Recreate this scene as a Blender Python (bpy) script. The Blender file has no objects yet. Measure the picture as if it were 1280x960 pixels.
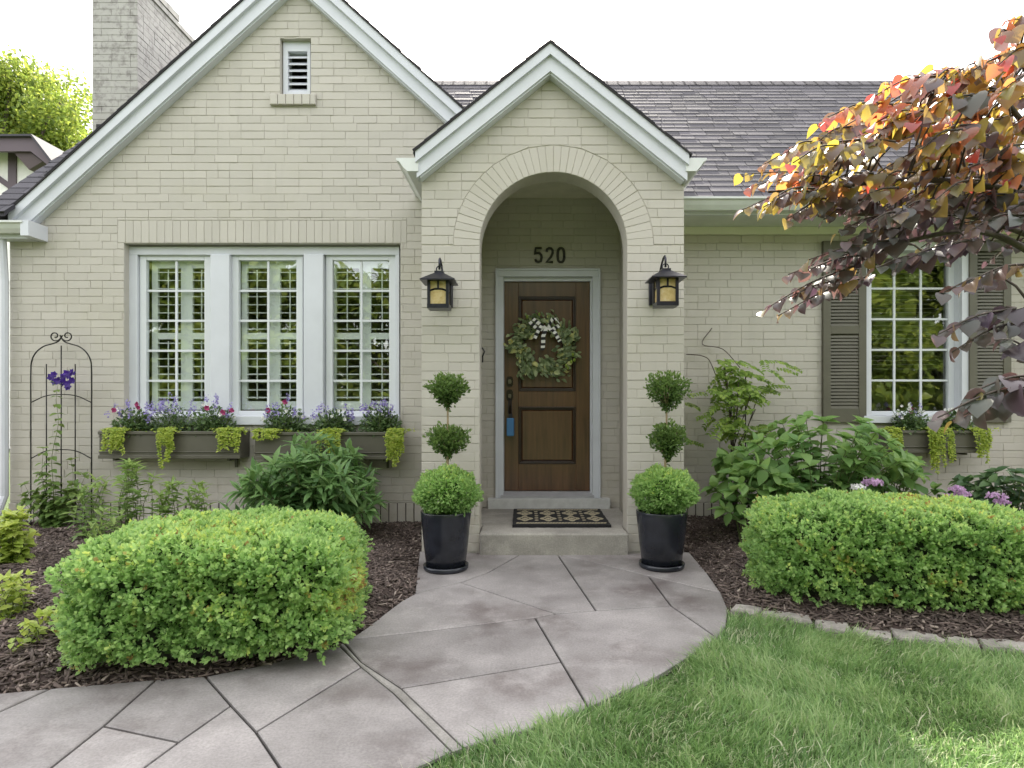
import bpy, bmesh, math, random
import numpy as np
from mathutils import Vector, Matrix
random.seed(7); rng = np.random.default_rng(7)
R = math.radians
scene = bpy.context.scene
col = scene.collection

# ------------------------------------------------------------------ camera, sky, sun, exposure
F, U, H, CZ = 770.0, 655.0, 500.0, 1.234        # focal length in photo pixels, vanishing point, camera height
cam_d = bpy.data.cameras.new('camera'); cam = bpy.data.objects.new('camera', cam_d); col.objects.link(cam)
cam.location = (0, 0, CZ); cam.rotation_euler = (R(90), 0, 0)
cam_d.sensor_width = 36; cam_d.lens = 36 * F / 1280
cam_d.shift_x = (640 - U) / 1280; cam_d.shift_y = (H - 480) / 1280
cam_d.clip_start = 0.05; cam_d.clip_end = 500
scene.camera = cam

SUN_EL, SUN_AZ = 43.7, 1.0      # the sun stands behind the house; azimuth counted from straight ahead (+Y) to the right
world = bpy.data.worlds.new('World'); scene.world = world; world.use_nodes = True
wn = world.node_tree.nodes; wl = world.node_tree.links
bg = wn['Background']; bg.inputs['Strength'].default_value = 0.15
sky = wn.new('ShaderNodeTexSky'); sky.sky_type = 'NISHITA'; sky.sun_disc = False
sky.sun_elevation = R(SUN_EL); sky.sun_rotation = R(SUN_AZ)
sky.air_density = 1.0; sky.dust_density = 4.0; sky.ozone_density = 1.0; sky.altitude = 150
hz = wn.new('ShaderNodeMix'); hz.data_type = 'RGBA'; hz.inputs[0].default_value = 0.62   # thin even high cloud over the blue
hz.inputs[7].default_value = (7.8, 7.55, 7.2, 1)
wl.new(sky.outputs[0], hz.inputs[6]); wl.new(hz.outputs[2], bg.inputs[0])

sd = bpy.data.lights.new('sun', 'SUN'); sd.energy = 4.0; sd.angle = R(0.5); sd.color = (1, .94, .82)
so = bpy.data.objects.new('sun', sd); col.objects.link(so)
sv = Vector((math.sin(R(SUN_AZ)) * math.cos(R(SUN_EL)), math.cos(R(SUN_AZ)) * math.cos(R(SUN_EL)), math.sin(R(SUN_EL))))
so.rotation_euler = sv.to_track_quat('Z', 'Y').to_euler(); so.location = sv * 40

vs = scene.view_settings
vs.view_transform = 'Standard'; vs.look = 'None'; vs.gamma = 1; vs.exposure = 1.68
try: vs.use_curve_mapping = False
except Exception: pass
scene.render.engine = 'CYCLES'
scene.cycles.max_bounces = 8; scene.cycles.transparent_max_bounces = 16
scene.cycles.use_denoising = True

# ------------------------------------------------------------------ helpers
def PX(px, Y): return (px - U) * Y / F
def PZ(py, Y): return CZ + (H - py) * Y / F
def G(px, py, z=0.0):
    Y = F * (CZ - z) / (py - H); return ((px - U) * Y / F, Y)

def wloc(o):
    v = Vector((0, 0, 0))
    while o is not None: v = v + o.location; o = o.parent
    return v

def set_tint(me, vals):
    a = me.attributes.new('tint', 'FLOAT', 'POINT'); a.data.foreach_set('value', np.asarray(vals, dtype=np.float32))

def raw_mesh(name, V, Fc, mats, smooth=False, tint=None, fmat=None):
    me = bpy.data.meshes.new(name)
    if isinstance(Fc, np.ndarray):
        n, k = Fc.shape
        me.vertices.add(len(V)); me.vertices.foreach_set('co', np.asarray(V, dtype=np.float32).ravel())
        me.loops.add(n * k); me.loops.foreach_set('vertex_index', Fc.astype(np.int32).ravel())
        me.polygons.add(n)
        me.polygons.foreach_set('loop_start', np.arange(0, n * k, k, dtype=np.int32))
        me.polygons.foreach_set('loop_total', np.full(n, k, dtype=np.int32))
        me.update(calc_edges=True)
    else:
        me.from_pydata([tuple(v) for v in V], [], Fc); me.update()
    for m in (mats if isinstance(mats, (list, tuple)) else [mats]): me.materials.append(m)
    if smooth: me.polygons.foreach_set('use_smooth', np.ones(len(me.polygons), dtype=bool))
    if fmat is not None: me.polygons.foreach_set('material_index', np.asarray(fmat, dtype=np.int32))
    if tint is not None: set_tint(me, tint)
    return me

def link(name, me, parent=None):
    o = bpy.data.objects.new(name, me); col.objects.link(o)
    if parent is not None: o.parent = parent
    return o

class MB:
    """collects shapes in world space and builds one mesh object"""
    def __init__(s): s.v = []; s.f = []; s.m = []; s.t = []; s.mi = 0; s.tv = 0.5
    def add(s, vs_, fs):
        b = len(s.v); s.v += [tuple(v) for v in vs_]; s.t += [s.tv] * len(vs_)
        for f in fs: s.f.append([i + b for i in f]); s.m.append(s.mi)
    def box(s, x0, x1, y0, y1, z0, z1):
        x0, x1 = min(x0, x1), max(x0, x1); y0, y1 = min(y0, y1), max(y0, y1); z0, z1 = min(z0, z1), max(z0, z1)
        s.add([(x0,y0,z0),(x1,y0,z0),(x1,y1,z0),(x0,y1,z0),(x0,y0,z1),(x1,y0,z1),(x1,y1,z1),(x0,y1,z1)],
              [(0,3,2,1),(4,5,6,7),(0,1,5,4),(1,2,6,5),(2,3,7,6),(3,0,4,7)])
        return s
    def cbox(s, x0, x1, y0, y1, z0, z1, c=0.004):
        """box with chamfered front (towards -Y)"""
        s.add([(x0,y1,z0),(x1,y1,z0),(x1,y1,z1),(x0,y1,z1),(x0,y0+c,z0),(x1,y0+c,z0),(x1,y0+c,z1),(x0,y0+c,z1),
               (x0+c,y0,z0+c),(x1-c,y0,z0+c),(x1-c,y0,z1-c),(x0+c,y0,z1-c)],
              [(0,3,2,1),(0,1,5,4),(1,2,6,5),(2,3,7,6),(3,0,4,7),(4,5,9,8),(5,6,10,9),(6,7,11,10),(7,4,8,11),(8,9,10,11)])
        return s
    def prism(s, poly, y0, y1):
        """polygon in (x,z), counter-clockwise seen from -Y, extruded along Y"""
        n = len(poly)
        s.add([(x, y0, z) for x, z in poly] + [(x, y1, z) for x, z in poly],
              [tuple(range(n)), tuple(range(2*n-1, n-1, -1))] + [(i, i+n, (i+1) % n + n, (i+1) % n) for i in range(n)])
        return s
    def vprism(s, poly, z0, z1):
        n = len(poly)
        s.add([(x, y, z0) for x, y in poly] + [(x, y, z1) for x, y in poly],
              [tuple(range(n-1, -1, -1)), tuple(range(n, 2*n))] + [(i, (i+1) % n, (i+1) % n + n, i+n) for i in range(n)])
        return s
    def extr(s, a, b, prof):
        """profile points given as offsets (vectors) swept from a to b"""
        a = Vector(a); b = Vector(b); n = len(prof); P = [Vector(p) for p in prof]
        s.add([a + p for p in P] + [b + p for p in P],
              [tuple(range(n)), tuple(range(2*n-1, n-1, -1))] + [(i, i+n, (i+1) % n + n, (i+1) % n) for i in range(n)])
        return s
    def tube(s, pts, rad, seg=6):
        pts = [Vector(p) for p in pts]; n = len(pts)
        if not isinstance(rad, (list, tuple)): rad = [rad] * n
        V = []; up = None
        for i, p in enumerate(pts):
            d = (pts[min(i+1, n-1)] - pts[max(i-1, 0)])
            d = d.normalized() if d.length > 1e-9 else Vector((0,0,1))
            if up is None:
                up = Vector((0,0,1)) if abs(d.z) < .9 else Vector((1,0,0))
            a = d.cross(up)
            a = a.normalized() if a.length > 1e-6 else d.orthogonal().normalized()
            b = a.cross(d).normalized(); up = b
            for k in range(seg):
                t = 2*math.pi*k/seg; V.append(p + (a*math.cos(t) + b*math.sin(t)) * rad[i])
        Fs = [(i*seg+k, i*seg+(k+1) % seg, (i+1)*seg+(k+1) % seg, (i+1)*seg+k) for i in range(n-1) for k in range(seg)]
        Fs += [tuple(range(seg-1, -1, -1)), tuple((n-1)*seg+k for k in range(seg))]
        s.add(V, Fs); return s
    def lathe(s, c, prof, seg=32):
        V = [(c[0]+r*math.cos(2*math.pi*k/seg), c[1]+r*math.sin(2*math.pi*k/seg), c[2]+z) for r, z in prof for k in range(seg)]
        n = len(prof)
        Fs = [(i*seg+k, i*seg+(k+1) % seg, (i+1)*seg+(k+1) % seg, (i+1)*seg+k) for i in range(n-1) for k in range(seg)]
        Fs += [tuple(range(seg-1, -1, -1)), tuple((n-1)*seg+k for k in range(seg))]
        s.add(V, Fs); return s
    def ball(s, c, r, seg=8, rings=5, sz=1.0):
        prof = [(r*math.sin(math.pi*(i+.5)/rings), -r*sz*math.cos(math.pi*(i+.5)/rings)) for i in range(rings)]
        return s.lathe(c, prof, seg)
    def build(s, name, mat, parent=None, smooth=False, kind=None, label=None, local=False):
        off = Vector((0,0,0)) if (parent is None or local) else wloc(parent)
        V = np.array(s.v) - np.array(off)
        me = raw_mesh(name, V, s.f, mat, smooth, s.t, s.m)
        o = link(name, me, parent)
        if kind: o['kind'] = kind
        if label: o['label'] = label
        return o

def thing(name, label, cat, loc=(0,0,0), group=None):
    o = bpy.data.objects.new(name, None); col.objects.link(o); o.location = loc; o.empty_display_size = .1
    o['label'] = label; o['category'] = cat
    if group: o['group'] = group
    return o
def tag(o, label, cat=None, group=None, kind=None):
    o['label'] = label
    if cat: o['category'] = cat
    if group: o['group'] = group
    if kind: o['kind'] = kind
    return o

# ------------------------------------------------------------------ materials
def mat_base(name):
    m = bpy.data.materials.new(name); m.use_nodes = True
    nt = m.node_tree; return m, nt.nodes, nt.links, nt.nodes['Principled BSDF']
def noise(n, l, scale, detail=4, rough=.6, vec=None):
    t = n.new('ShaderNodeTexNoise'); t.inputs['Scale'].default_value = scale; t.inputs['Detail'].default_value = detail
    t.inputs['Roughness'].default_value = rough
    if vec is not None: l.new(vec, t.inputs['Vector'])
    return t
def ramp(n, l, src, stops):
    r = n.new('ShaderNodeValToRGB'); e = r.color_ramp.elements
    while len(e) < len(stops): e.new(.5)
    for el, (p, c) in zip(e, stops): el.position = p; el.color = (*c, 1)
    l.new(src, r.inputs[0]); return r
def mixc(n, l, fac, a, b, mode='MIX'):
    m = n.new('ShaderNodeMix'); m.data_type = 'RGBA'; m.blend_type = mode
    for sock, v in ((m.inputs[0], fac), (m.inputs[6], a), (m.inputs[7], b)):
        if hasattr(v, 'links') or hasattr(v, 'is_linked'): l.new(v, sock)
        elif isinstance(v, (int, float)): sock.default_value = v
        else: sock.default_value = (*v, 1)
    return m.outputs[2]
def bump(n, l, b, src, strength=.3, dist=.01):
    bp = n.new('ShaderNodeBump'); bp.inputs['Strength'].default_value = strength; bp.inputs['Distance'].default_value = dist
    l.new(src, bp.inputs['Height']); l.new(bp.outputs[0], b.inputs['Normal']); return bp
def geo_pos(n):
    g = n.new('ShaderNodeNewGeometry'); return g.outputs['Position']
def tint_attr(n):
    a = n.new('ShaderNodeAttribute'); a.attribute_name = 'tint'; return a.outputs['Fac']

def simple(name, c, rough=.6, metal=0, nscale=0, namp=.15, bumps=0, bscale=60, coat=0):
    m, n, l, b = mat_base(name)
    b.inputs['Roughness'].default_value = rough; b.inputs['Metallic'].default_value = metal
    if coat: b.inputs['Coat Weight'].default_value = coat
    if nscale:
        t = noise(n, l, nscale, 5, .6, geo_pos(n))
        lo = tuple(x*(1-namp) for x in c); hi = tuple(min(1, x*(1+namp)) for x in c)
        l.new(ramp(n, l, t.outputs[0], [(.3, lo), (.7, hi)]).outputs[0], b.inputs['Base Color'])
    else: b.inputs['Base Color'].default_value = (*c, 1)
    if bumps: bump(n, l, b, noise(n, l, bscale, 4, .6, geo_pos(n)).outputs[0], bumps, .004)
    return m

def foliage(name, stops, transl=.35, tcol=None, rough=.45, spec=.4):
    m, n, l, b = mat_base(name)
    t = tint_attr(n); r = ramp(n, l, t, stops)
    l.new(r.outputs[0], b.inputs['Base Color']); b.inputs['Roughness'].default_value = rough
    b.inputs['Specular IOR Level'].default_value = spec
    tr = n.new('ShaderNodeBsdfTranslucent')
    if tcol: l.new(ramp(n, l, t, tcol).outputs[0], tr.inputs[0])
    else:
        hs = n.new('ShaderNodeHueSaturation'); hs.inputs['Value'].default_value = 1.6; hs.inputs['Hue'].default_value = .485
        l.new(r.outputs[0], hs.inputs['Color']); l.new(hs.outputs[0], tr.inputs[0])
    mx = n.new('ShaderNodeMixShader'); mx.inputs[0].default_value = transl
    l.new(b.outputs[0], mx.inputs[1]); l.new(tr.outputs[0], mx.inputs[2])
    l.new(mx.outputs[0], n['Material Output'].inputs[0]); return m

def painted_brick(name, c, dirt=(.42,.40,.30), worn=None, wornamt=.0):
    m, n, l, b = mat_base(name); p = geo_pos(n)
    big = noise(n, l, 1.3, 5, .6, p); fine = noise(n, l, 34, 4, .65, p)
    c1 = mixc(n, l, tint_attr(n), tuple(x*.955 for x in c), tuple(min(1, x*1.03) for x in c))
    st = ramp(n, l, big.outputs[0], [(.52, (0,0,0)), (.80, (.42,)*3)])
    c2 = mixc(n, l, st.outputs[0], c1, dirt)
    mp = n.new('ShaderNodeMapping'); mp.inputs['Scale'].default_value = (9, 9, .8); l.new(p, mp.inputs[0])
    streak = noise(n, l, 1, 4, .6, mp.outputs[0])
    c3 = mixc(n, l, ramp(n, l, streak.outputs[0], [(.55, (0,0,0)), (.85, (.22,)*3)]).outputs[0], c2, tuple(x*.6 for x in c))
    sp = noise(n, l, 60, 3, .5, p)
    c4 = mixc(n, l, ramp(n, l, sp.outputs[0], [(.70, (0,0,0)), (.78, (.35,)*3)]).outputs[0], c3, (.18,.16,.12))
    sz = n.new('ShaderNodeSeparateXYZ'); l.new(p, sz.inputs[0]); sl_ = n.new('ShaderNodeMapRange'); sl_.inputs[1].default_value = .15; sl_.inputs[2].default_value = .85; sl_.inputs[3].default_value = 1; sl_.inputs[4].default_value = 0
    l.new(sz.outputs[2], sl_.inputs[0]); spl = n.new('ShaderNodeMath'); spl.operation = 'MULTIPLY'; l.new(sl_.outputs[0], spl.inputs[0]); l.new(ramp(n, l, noise(n, l, 5, 5, .7, p).outputs[0], [(.42, (0,0,0)), (.7, (.55,)*3)]).outputs[0], spl.inputs[1])
    c4 = mixc(n, l, spl.outputs[0], c4, (.34,.29,.21))      # soil splash on the lowest courses
    if worn:
        w = noise(n, l, 11, 5, .7, p); c4 = mixc(n, l, ramp(n, l, w.outputs[0], [(.5, (0,0,0)), (.62, (wornamt,)*3)]).outputs[0], c4, worn)
    l.new(c4, b.inputs['Base Color']); b.inputs['Roughness'].default_value = .72
    bump(n, l, b, mixc(n, l, .5, fine.outputs[0], noise(n, l, 9, 3, .5, p).outputs[0]), .55, .006)
    return m

M = {}
CREAM = (.470, .444, .396)
M['brick'] = painted_brick('cream painted brick', CREAM)
M['mortar'] = simple('painted mortar', (.452, .424, .372), .9, 0, 20, .2, .5, 50)  # slightly darker than the brick paint, standing in for shadow in the joints
M['dark_mortar'] = simple('open weathered joint', (.10, .09, .075), .95, 0, 20, .3)
M['chimney'] = painted_brick('weathered painted chimney brick', (.37,.36,.335), (.24,.23,.215), (.20,.185,.175), .75)
M['plaster'] = simple('painted vestibule plaster', (.60,.575,.46), .8, 0, 6, .08, .3, 40)
M['trim'] = simple('white trim paint', (.575,.595,.64), .45, 0, 3, .05, .05, 30)
M['trim_warm'] = simple('white vinyl', (.62,.645,.67), .35, 0, 2, .03)
M['gutter'] = simple('white gutter aluminium', (.58,.60,.58), .35, .1, 4, .08)
M['stone'] = simple('grey sill stone', (.50,.50,.49), .8, 0, 14, .12, .25, 60)
M['interior'] = simple('dim room wall', (.22,.20,.17), .9)
M['shutter_white'] = simple('white interior shutter', (.60,.635,.615), .5)
M['olive'] = simple('olive shutter paint', (.100,.094,.068), .5, 0, 5, .12, .1, 40)
M['olive_box'] = simple('olive window box paint', (.092,.086,.066), .45, 0, 5, .12, .1, 40)
M['black_metal'] = simple('black wrought iron', (.018,.017,.017), .45, .6, 12, .3)
M['lamp_metal'] = simple('dark bronze lantern metal', (.035,.035,.045), .35, .75, 9, .3)
M['number'] = simple('dark bronze numerals', (.05,.048,.042), .5, .4)
M['pot'] = simple('black glazed ceramic', (.017,.019,.026), .2, 0, 7, .4, .06, 9)
M['mat_black'] = simple('black coir', (.012,.012,.013), .95, 0, 0, 0, .9, 220)
M['mat_tan'] = simple('tan coir', (.40,.35,.24), .95, 0, 120, .3, .9, 220)
M['soil'] = simple('dark soil', (.035,.025,.018), .95, 0, 25, .4, .6, 60)
M['blue_box'] = simple('blue lockbox rubber', (.05,.17,.36), .5)
M['steel'] = simple('aged bronze hardware', (.035,.028,.022), .38, .8, 30, .3)
M['ring_metal'] = simple('lighter door hardware metal', (.16,.14,.12), .3, .9)  # lighter, smoother metal of the lock cylinder and thumb latch
M['bark'] = simple('grey brown bark', (.07,.055,.045), .85, 0, 30, .4, .8, 50)
M['stem_green'] = simple('green stem', (.10,.13,.04), .7, 0, 20, .3)
M['stem_tan'] = simple('pale woody stem', (.26,.20,.12), .8, 0, 30, .3)
M['ribbon_w'] = simple('white ribbon stripe', (.75,.74,.70), .7)
M['ribbon_b'] = simple('black ribbon stripe', (.015,.015,.016), .7)

def glass_mat():
    m, n, l, b = mat_base('window glass'); n.remove(b)
    g = n.new('ShaderNodeBsdfGlossy'); g.inputs['Roughness'].default_value = .012; g.inputs[0].default_value = (.97,1,.97,1)
    bp = n.new('ShaderNodeBump'); bp.inputs['Strength'].default_value = .035; bp.inputs['Distance'].default_value = .01
    l.new(noise(n, l, 5, 2, .5, geo_pos(n)).outputs[0], bp.inputs['Height']); l.new(bp.outputs[0], g.inputs['Normal'])
    t = n.new('ShaderNodeBsdfTransparent'); t.inputs[0].default_value = (.93,.96,.94,1)
    f = n.new('ShaderNodeLayerWeight'); pw_ = n.new('ShaderNodeMath'); pw_.operation = 'POWER'; pw_.inputs[1].default_value = 4.0
    l.new(f.outputs['Facing'], pw_.inputs[0])
    mr = n.new('ShaderNodeMapRange'); mr.inputs[3].default_value = .17; mr.inputs[4].default_value = .9
    l.new(pw_.outputs[0], mr.inputs[0])
    mx = n.new('ShaderNodeMixShader'); l.new(mr.outputs[0], mx.inputs[0]); l.new(t.outputs[0], mx.inputs[1]); l.new(g.outputs[0], mx.inputs[2])
    l.new(mx.outputs[0], n['Material Output'].inputs[0]); return m
M['glass'] = glass_mat()

def amber_glass():
    m, n, l, b = mat_base('amber art glass')
    t = noise(n, l, 28, 4, .7, geo_pos(n))
    l.new(ramp(n, l, t.outputs[0], [(.3, (.55,.42,.17)), (.55, (.78,.66,.36)), (.75, (.85,.80,.66))]).outputs[0], b.inputs['Base Color'])
    b.inputs['Roughness'].default_value = .18; b.inputs['Subsurface Weight'].default_value = .0
    tr = n.new('ShaderNodeBsdfTranslucent'); tr.inputs[0].default_value = (.9,.72,.38,1)
    mx = n.new('ShaderNodeMixShader'); mx.inputs[0].default_value = .4
    l.new(b.outputs[0], mx.inputs[1]); l.new(tr.outputs[0], mx.inputs[2]); l.new(mx.outputs[0], n['Material Output'].inputs[0]); return m
M['amber'] = amber_glass()

def wood_mat():
    m, n, l, b = mat_base('stained mahogany door'); p = geo_pos(n)
    mp = n.new('ShaderNodeMapping'); mp.inputs['Scale'].default_value = (26, 26, 1.6); l.new(p, mp.inputs[0])
    g = noise(n, l, 1, 6, .65, mp.outputs[0]); v = noise(n, l, 2.2, 3, .5, p)
    a = ramp(n, l, g.outputs[0], [(.3, (.036,.013,.006)), (.55, (.088,.036,.016)), (.75, (.13,.058,.026))])
    c = mixc(n, l, ramp(n, l, v.outputs[0], [(.35, (0,0,0)), (.7, (.5,)*3)]).outputs[0], a.outputs[0], (.115,.052,.024))
    l.new(c, b.inputs['Base Color']); b.inputs['Roughness'].default_value = .3
    b.inputs['Coat Weight'].default_value = .55; b.inputs['Coat Roughness'].default_value = .16
    bump(n, l, b, g.outputs[0], .12, .003); return m
M['wood'] = wood_mat()
M['wood_dark'] = simple('dark door moulding', (.028,.014,.009), .35, 0, 20, .3)

def concrete(name, c, c2, sc=1.6, rough=.62):
    m, n, l, b = mat_base(name); p = geo_pos(n)
    a = noise(n, l, sc, 6, .62, p); f = noise(n, l, 90, 4, .7, p); d = noise(n, l, 4.6, 5, .7, p)
    k = ramp(n, l, a.outputs[0], [(.34, c2), (.5, c), (.66, tuple(min(1, x*1.28) for x in c))])
    pale = mixc(n, l, ramp(n, l, d.outputs[0], [(.50, (0,0,0)), (.76, (.75,)*3)]).outputs[0], k.outputs[0], tuple(min(1, x*1.55) for x in c))
    tt = n.new('ShaderNodeMath'); tt.operation = 'MULTIPLY_ADD'; tt.inputs[1].default_value = .30; tt.inputs[2].default_value = .86
    l.new(tint_attr(n), tt.inputs[0])
    cm = n.new('ShaderNodeCombineColor'); [l.new(tt.outputs[0], cm.inputs[i]) for i in range(3)]
    c5 = mixc(n, l, 1.0, pale, cm.outputs[0], 'MULTIPLY')
    spk = ramp(n, l, f.outputs[0], [(.36, (.80,)*3), (.6, (1.06,)*3)])
    l.new(mixc(n, l, 1.0, c5, spk.outputs[0], 'MULTIPLY'), b.inputs['Base Color'])
    rr = ramp(n, l, a.outputs[0], [(.3, (rough-.14,)*3), (.7, (rough+.1,)*3)]); l.new(rr.outputs[0], b.inputs['Roughness'])
    bump(n, l, b, mixc(n, l, .35, d.outputs[0], f.outputs[0]), .22, .006); return m
M['slab'] = concrete('stained grey concrete', (.250,.232,.226), (.150,.128,.124))
M['strip'] = concrete('pale concrete strip', (.235,.222,.205), (.17,.158,.145), 5)
M['path_base'] = simple('dark joint bed', (.030,.027,.025), .95, 0, 20, .3)
M['step'] = concrete('porch step concrete', (.30,.283,.252), (.225,.21,.188), 2.4, .75)
M['edging'] = concrete('weathered edging stone', (.27,.25,.225), (.17,.155,.14), 9, .9)

def roof_mat():
    m, n, l, b = mat_base('charcoal asphalt shingle'); p = geo_pos(n)
    f = noise(n, l, 160, 3, .7, p)
    c1 = ramp(n, l, tint_attr(n), [(0, (.032,.030,.038)), (.5, (.046,.043,.054)), (1, (.068,.063,.077))])
    sp = ramp(n, l, f.outputs[0], [(.35, (.6,)*3), (.65, (1.3,)*3)])
    l.new(mixc(n, l, 1.0, c1.outputs[0], sp.outputs[0], 'MULTIPLY'), b.inputs['Base Color']); b.inputs['Roughness'].default_value = .8
    bump(n, l, b, f.outputs[0], .6, .004); return m
M['shingle'] = roof_mat()
M['roof_edge'] = simple('dark roof edge', (.022,.020,.022), .8)

def mulch_mat():
    m, n, l, b = mat_base('shredded bark mulch')
    l.new(ramp(n, l, tint_attr(n), [(0, (.055,.041,.035)), (.5, (.118,.088,.076)), (.8, (.20,.152,.13)), (1, (.36,.30,.255))]).outputs[0], b.inputs['Base Color'])
    b.inputs['Roughness'].default_value = .92; bump(n, l, b, noise(n, l, 120, 3, .6, geo_pos(n)).outputs[0], .5, .004); return m
M['mulch'] = mulch_mat()
M['mulch_ground'] = simple('mulch bed', (.045,.030,.025), .95, 0, 45, .6, 1, 50)

def ground_mat():
    m, n, l, b = mat_base('lawn ground'); p = geo_pos(n)
    a = noise(n, l, 1.2, 6, .7, p); f = noise(n, l, 30, 4, .7, p)
    c = ramp(n, l, a.outputs[0], [(.3, (.05,.085,.022)), (.6, (.075,.12,.03)), (.8, (.13,.14,.055))])
    l.new(mixc(n, l, .5, c.outputs[0], ramp(n, l, f.outputs[0], [(.3, (.035,.05,.018)), (.7, (.10,.14,.04))]).outputs[0]), b.inputs['Base Color'])
    b.inputs['Roughness'].default_value = .95; bump(n, l, b, f.outputs[0], .8, .03); return m
M['ground'] = ground_mat()

M['grass'] = foliage('lawn grass', [(0,(.060,.125,.035)), (.3,(.13,.245,.075)), (.55,(.22,.35,.125)), (.75,(.32,.42,.20)), (1,(.58,.56,.42))], .42)
M['box_leaf'] = foliage('boxwood leaves', [(0,(.085,.18,.05)), (.35,(.225,.385,.12)), (.7,(.35,.51,.18)), (.92,(.50,.59,.15)), (1,(.28,.16,.06))], .48)
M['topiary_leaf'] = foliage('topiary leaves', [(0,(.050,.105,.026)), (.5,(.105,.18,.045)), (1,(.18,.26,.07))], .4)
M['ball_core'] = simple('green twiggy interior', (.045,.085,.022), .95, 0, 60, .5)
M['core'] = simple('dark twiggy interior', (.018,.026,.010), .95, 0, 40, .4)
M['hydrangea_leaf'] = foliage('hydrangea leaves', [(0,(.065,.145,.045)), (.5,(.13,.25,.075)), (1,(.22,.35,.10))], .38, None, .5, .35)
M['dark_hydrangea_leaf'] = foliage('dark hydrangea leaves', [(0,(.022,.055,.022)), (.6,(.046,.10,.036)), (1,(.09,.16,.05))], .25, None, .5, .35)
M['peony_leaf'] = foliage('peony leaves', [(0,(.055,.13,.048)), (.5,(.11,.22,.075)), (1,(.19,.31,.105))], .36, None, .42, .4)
M['phlox_leaf'] = foliage('pale green leaves', [(0,(.11,.19,.055)), (.5,(.19,.30,.085)), (1,(.28,.38,.11))], .42)
M['vine_leaf'] = foliage('vine leaves', [(0,(.12,.20,.04)), (.5,(.21,.33,.07)), (1,(.32,.43,.10))], .45)
M['clematis_leaf'] = foliage('clematis leaves', [(0,(.07,.13,.034)), (.5,(.12,.20,.05)), (1,(.20,.28,.08))], .35)
M['jenny_leaf'] = foliage('chartreuse leaves', [(0,(.18,.27,.035)), (.5,(.32,.41,.06)), (1,(.46,.52,.10))], .4)
M['flower_leaf'] = foliage('bedding plant leaves', [(0,(.045,.09,.03)), (.5,(.09,.155,.05)), (1,(.15,.22,.085))], .3)
M['wreath_leaf'] = foliage('sage wreath leaves', [(0,(.10,.14,.065)), (.5,(.24,.31,.15)), (.8,(.42,.48,.27)), (1,(.58,.56,.20))], .3)
M['yellow_leaf'] = foliage('yellow green leaves', [(0,(.18,.26,.04)), (.5,(.32,.42,.08)), (1,(.46,.52,.14))], .42)
M['tree_leaf'] = foliage('sunlit tree leaves', [(0,(.09,.14,.025)), (.5,(.16,.23,.04)), (1,(.27,.32,.06))], .55)
M['redbud_leaf'] = foliage('redbud leaves', [(0,(.105,.080,.120)), (.15,(.085,.11,.085)), (.3,(.16,.10,.13)), (.5,(.12,.13,.06)), (.75,(.19,.10,.06)), (1,(.36,.06,.06))], .5,
    [(0,(.09,.05,.08)), (.25,(.20,.10,.09)), (.38,(.50,.36,.06)), (.55,(.62,.49,.07)), (.75,(.78,.33,.10)), (1,(.82,.10,.07))], .30, .8)
def petals(name, c): return foliage(name, [(0, tuple(x*.7 for x in c)), (1, tuple(min(1, x*1.25) for x in c))], .35)
M['purple'] = petals('purple petals', (.30,.25,.50)); M['deep_purple'] = petals('deep purple petals', (.060,.020,.22))
M['pink'] = petals('magenta petals', (.38,.05,.16)); M['white_petal'] = petals('white petals', (.70,.70,.68)); M['mauve'] = petals('mauve petals', (.52,.34,.52))

# ------------------------------------------------------------------ leaf shapes and scattering
def leaf_shape(kind):
    """leaf along +Y, length 1, normal +Z; rows of three points"""
    rows = {'ovate': [(0,.02),(.15,.22),(.38,.33),(.65,.25),(.88,.09),(1,.0)],
            'heart': [(.03,.05),(-.03,.26),(.08,.43),(.28,.52),(.5,.47),(.72,.31),(.89,.12),(1,.0)],
            'lance': [(0,.02),(.3,.13),(.6,.125),(1,.0)],
            'broad': [(0,.04),(.25,.26),(.6,.26),(1,.02)],
            'oval': [(0,.05),(.35,.30),(.75,.24),(1,.03)]}[kind]
    V = []; Fs = []
    for y, w in rows:
        droop = -.22*y*y
        V += [(-w, y, droop + w*.32), (0, y, droop), (w, y, droop + w*.32)]
    for i in range(len(rows)-1):
        a = 3*i; Fs += [(a, a+1, a+4, a+3), (a+1, a+2, a+5, a+4)]
    return np.array(V), np.array(Fs)
def small_leaf():
    V = np.array([(0,0,0),(-.30,.5,.06),(0,1,-.08),(.30,.5,.06)]); return V, np.array([(0,3,2,1)])
def petal_shape():
    V = np.array([(0,0,0),(-.32,.55,.1),(0,1,.0),(.32,.55,.1)]); return V, np.array([(0,3,2,1)])
SH = {k: leaf_shape(k) for k in ('ovate','heart','lance','broad','oval')}; SH['small'] = small_leaf(); SH['petal'] = petal_shape()

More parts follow.
